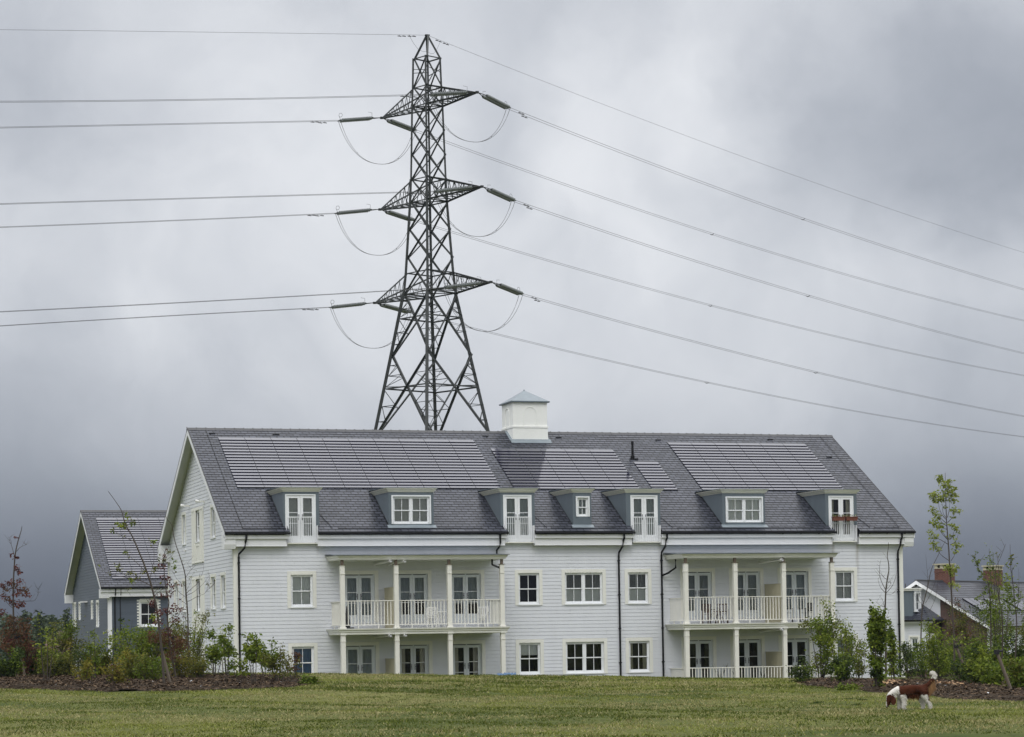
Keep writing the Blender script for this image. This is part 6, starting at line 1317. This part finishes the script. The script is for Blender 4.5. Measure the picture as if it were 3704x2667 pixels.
for sv, nm in ((-1, 'ear'), (1, 'ear')):
    e = MB(); pts = []
    n = 12; cu_, cw = (-.375, .165) if sv < 0 else (-.44, .175); y_ = .062*sv
    ol = [(.000, .095), (.030, .090), (.055, .050), (.062, .000), (.050, -.055), (.022, -.088), (-.012, -.080), (-.032, -.040), (-.030, .020), (-.015, .070)]
    if sv > 0: ol = [(a*.6-.01, b*.9) for a, b in ol]
    fr_ = [dp(cu_+a, cw+b, y_-.012*sv*0-(.02*sv if b < 0 else 0)) for a, b in ol]; bk = [p+Vector(DEP*.014*(-sv)) for p in fr_]; e.face([dp(cu_+a, cw+b, y_+(.012*sv if b < .05 else 0)) for a, b in ol], 'fur_brown'); e.prism(bk, Vector(DEP*.016*sv), 'fur_brown'); e.build(nm, dog)
e = MB(); e.tube([dp(-.480, .040, 0), dp(-.495, .030, 0)], [.022, .014], 'nose_dark', 10); e.build('nose', dog)
for sv in (-1, 1): e = MB(); e.lathe(dp(-.440, .165, .036*sv), dp(-.444, .163, .048*sv), [(0, .010), (.6, .009), (1, .003)], 'nose_dark', 8); e.build('eye', dog)
# feathering: many fine locks
def locks(spots, mt, n, ln, seed, name, droop=(0, -1)):
    R = np.random.RandomState(seed); q = MB()
    for _ in range(n):
        (u0, w0_, v0), (u1, w1_, v1) = spots[R.randint(len(spots))]; s = R.rand(); u, w, v = u0+(u1-u0)*s, w0_+(w1_-w0_)*s, v0+(v1-v0)*s+R.randn()*.012; l = ln*(.5+.8*R.rand()); a = dp(u, w, v); b = dp(u+l*droop[0]+R.randn()*.012, max(.01, w+l*droop[1]+R.randn()*.008), v+R.randn()*.012); wd_ = Vector(LAT*.007); q.face([a-wd_, a+wd_, b.lerp(a, .3)+wd_*.6, b, b.lerp(a, .3)-wd_*.6], mt)
    q.build(name, dog)
locks([((.28, .44, 0), (.42, .58, 0))], 'fur_gold', 420, .20, 1, 'tail_feathering', (.12, -1)); locks([((.40, .57, 0), (.44, .64, 0)), ((.44, .64, 0), (.39, .72, 0))], 'fur_white', 300, .06, 2, 'tail_tip', (.8, -.3))
locks([((-.13, .26, -.04), (.16, .275, -.04)), ((-.13, .26, .03), (.16, .275, .03))], 'fur_brown', 260, .06, 3, 'belly_fringe', (.1, -1)); locks([((-.10, .24, 0), (.14, .25, 0))], 'fur_gold', 90, .07, 6, 'belly_fringe', (.1, -1))
locks([((-.165, .20, -.07), (-.160, .09, -.07)), ((-.18, .30, -.07), (-.15, .20, -.07))], 'fur_white', 150, .045, 4, 'leg_feathering', (.8, -.7)); locks([((.245, .25, -.08), (.275, .16, -.08))], 'fur_brown', 90, .045, 5, 'leg_feathering', (.8, -.6))

def coat(n, seed):                       # short ragged tufts lying over the body
    R = np.random.RandomState(seed); q = MB()
    for k in R.randint(0, len(coat_), n):
        p, nn, c = coat_[k]; u = (np.array(p)-DB)@LAT/DS
        if u < -.43 or nn.z > .95 and R.rand() < .5: continue
        d = (Vector(LAT*.75)+Vector((0, 0, -.75))+nn*.30+Vector(R.randn(3)*.18)).normalized()*(.030+.022*R.rand()); w_ = d.cross(nn).normalized()*.006
        q.face([p-w_, p+w_, p+d*.6+w_*.7+nn*.004, p+d+nn*.003, p+d*.6-w_*.7+nn*.004], 'fur_white' if c[0] > .4 else ('fur_gold' if c[0] > .2 else 'fur_brown'))
    q.build('coat', dog)
coat(2600, 9)

# ------------------------------------------------------------------ air
hb = MB(); hb.box(-900, 900, -160, 700, -16, 110, 'mulch'); hz = hb.build('haze'); hm = bpy.data.materials.new('haze'); hm.use_nodes = True; t = hm.node_tree; t.nodes.remove(t.nodes['Principled BSDF'])
pv = t.nodes.new('ShaderNodeVolumePrincipled'); pv.inputs['Color'].default_value = (.42, .50, .62, 1); pv.inputs['Density'].default_value = .00013; pv.inputs['Anisotropy'].default_value = .2; t.links.new(pv.outputs[0], t.nodes['Material Output'].inputs['Volume'])
hz.data.materials.clear(); hz.data.materials.append(hm); hz['kind'] = 'stuff'; tag(hz, 'thin blue grey haze that fades the distant woodland on the left', 'haze')
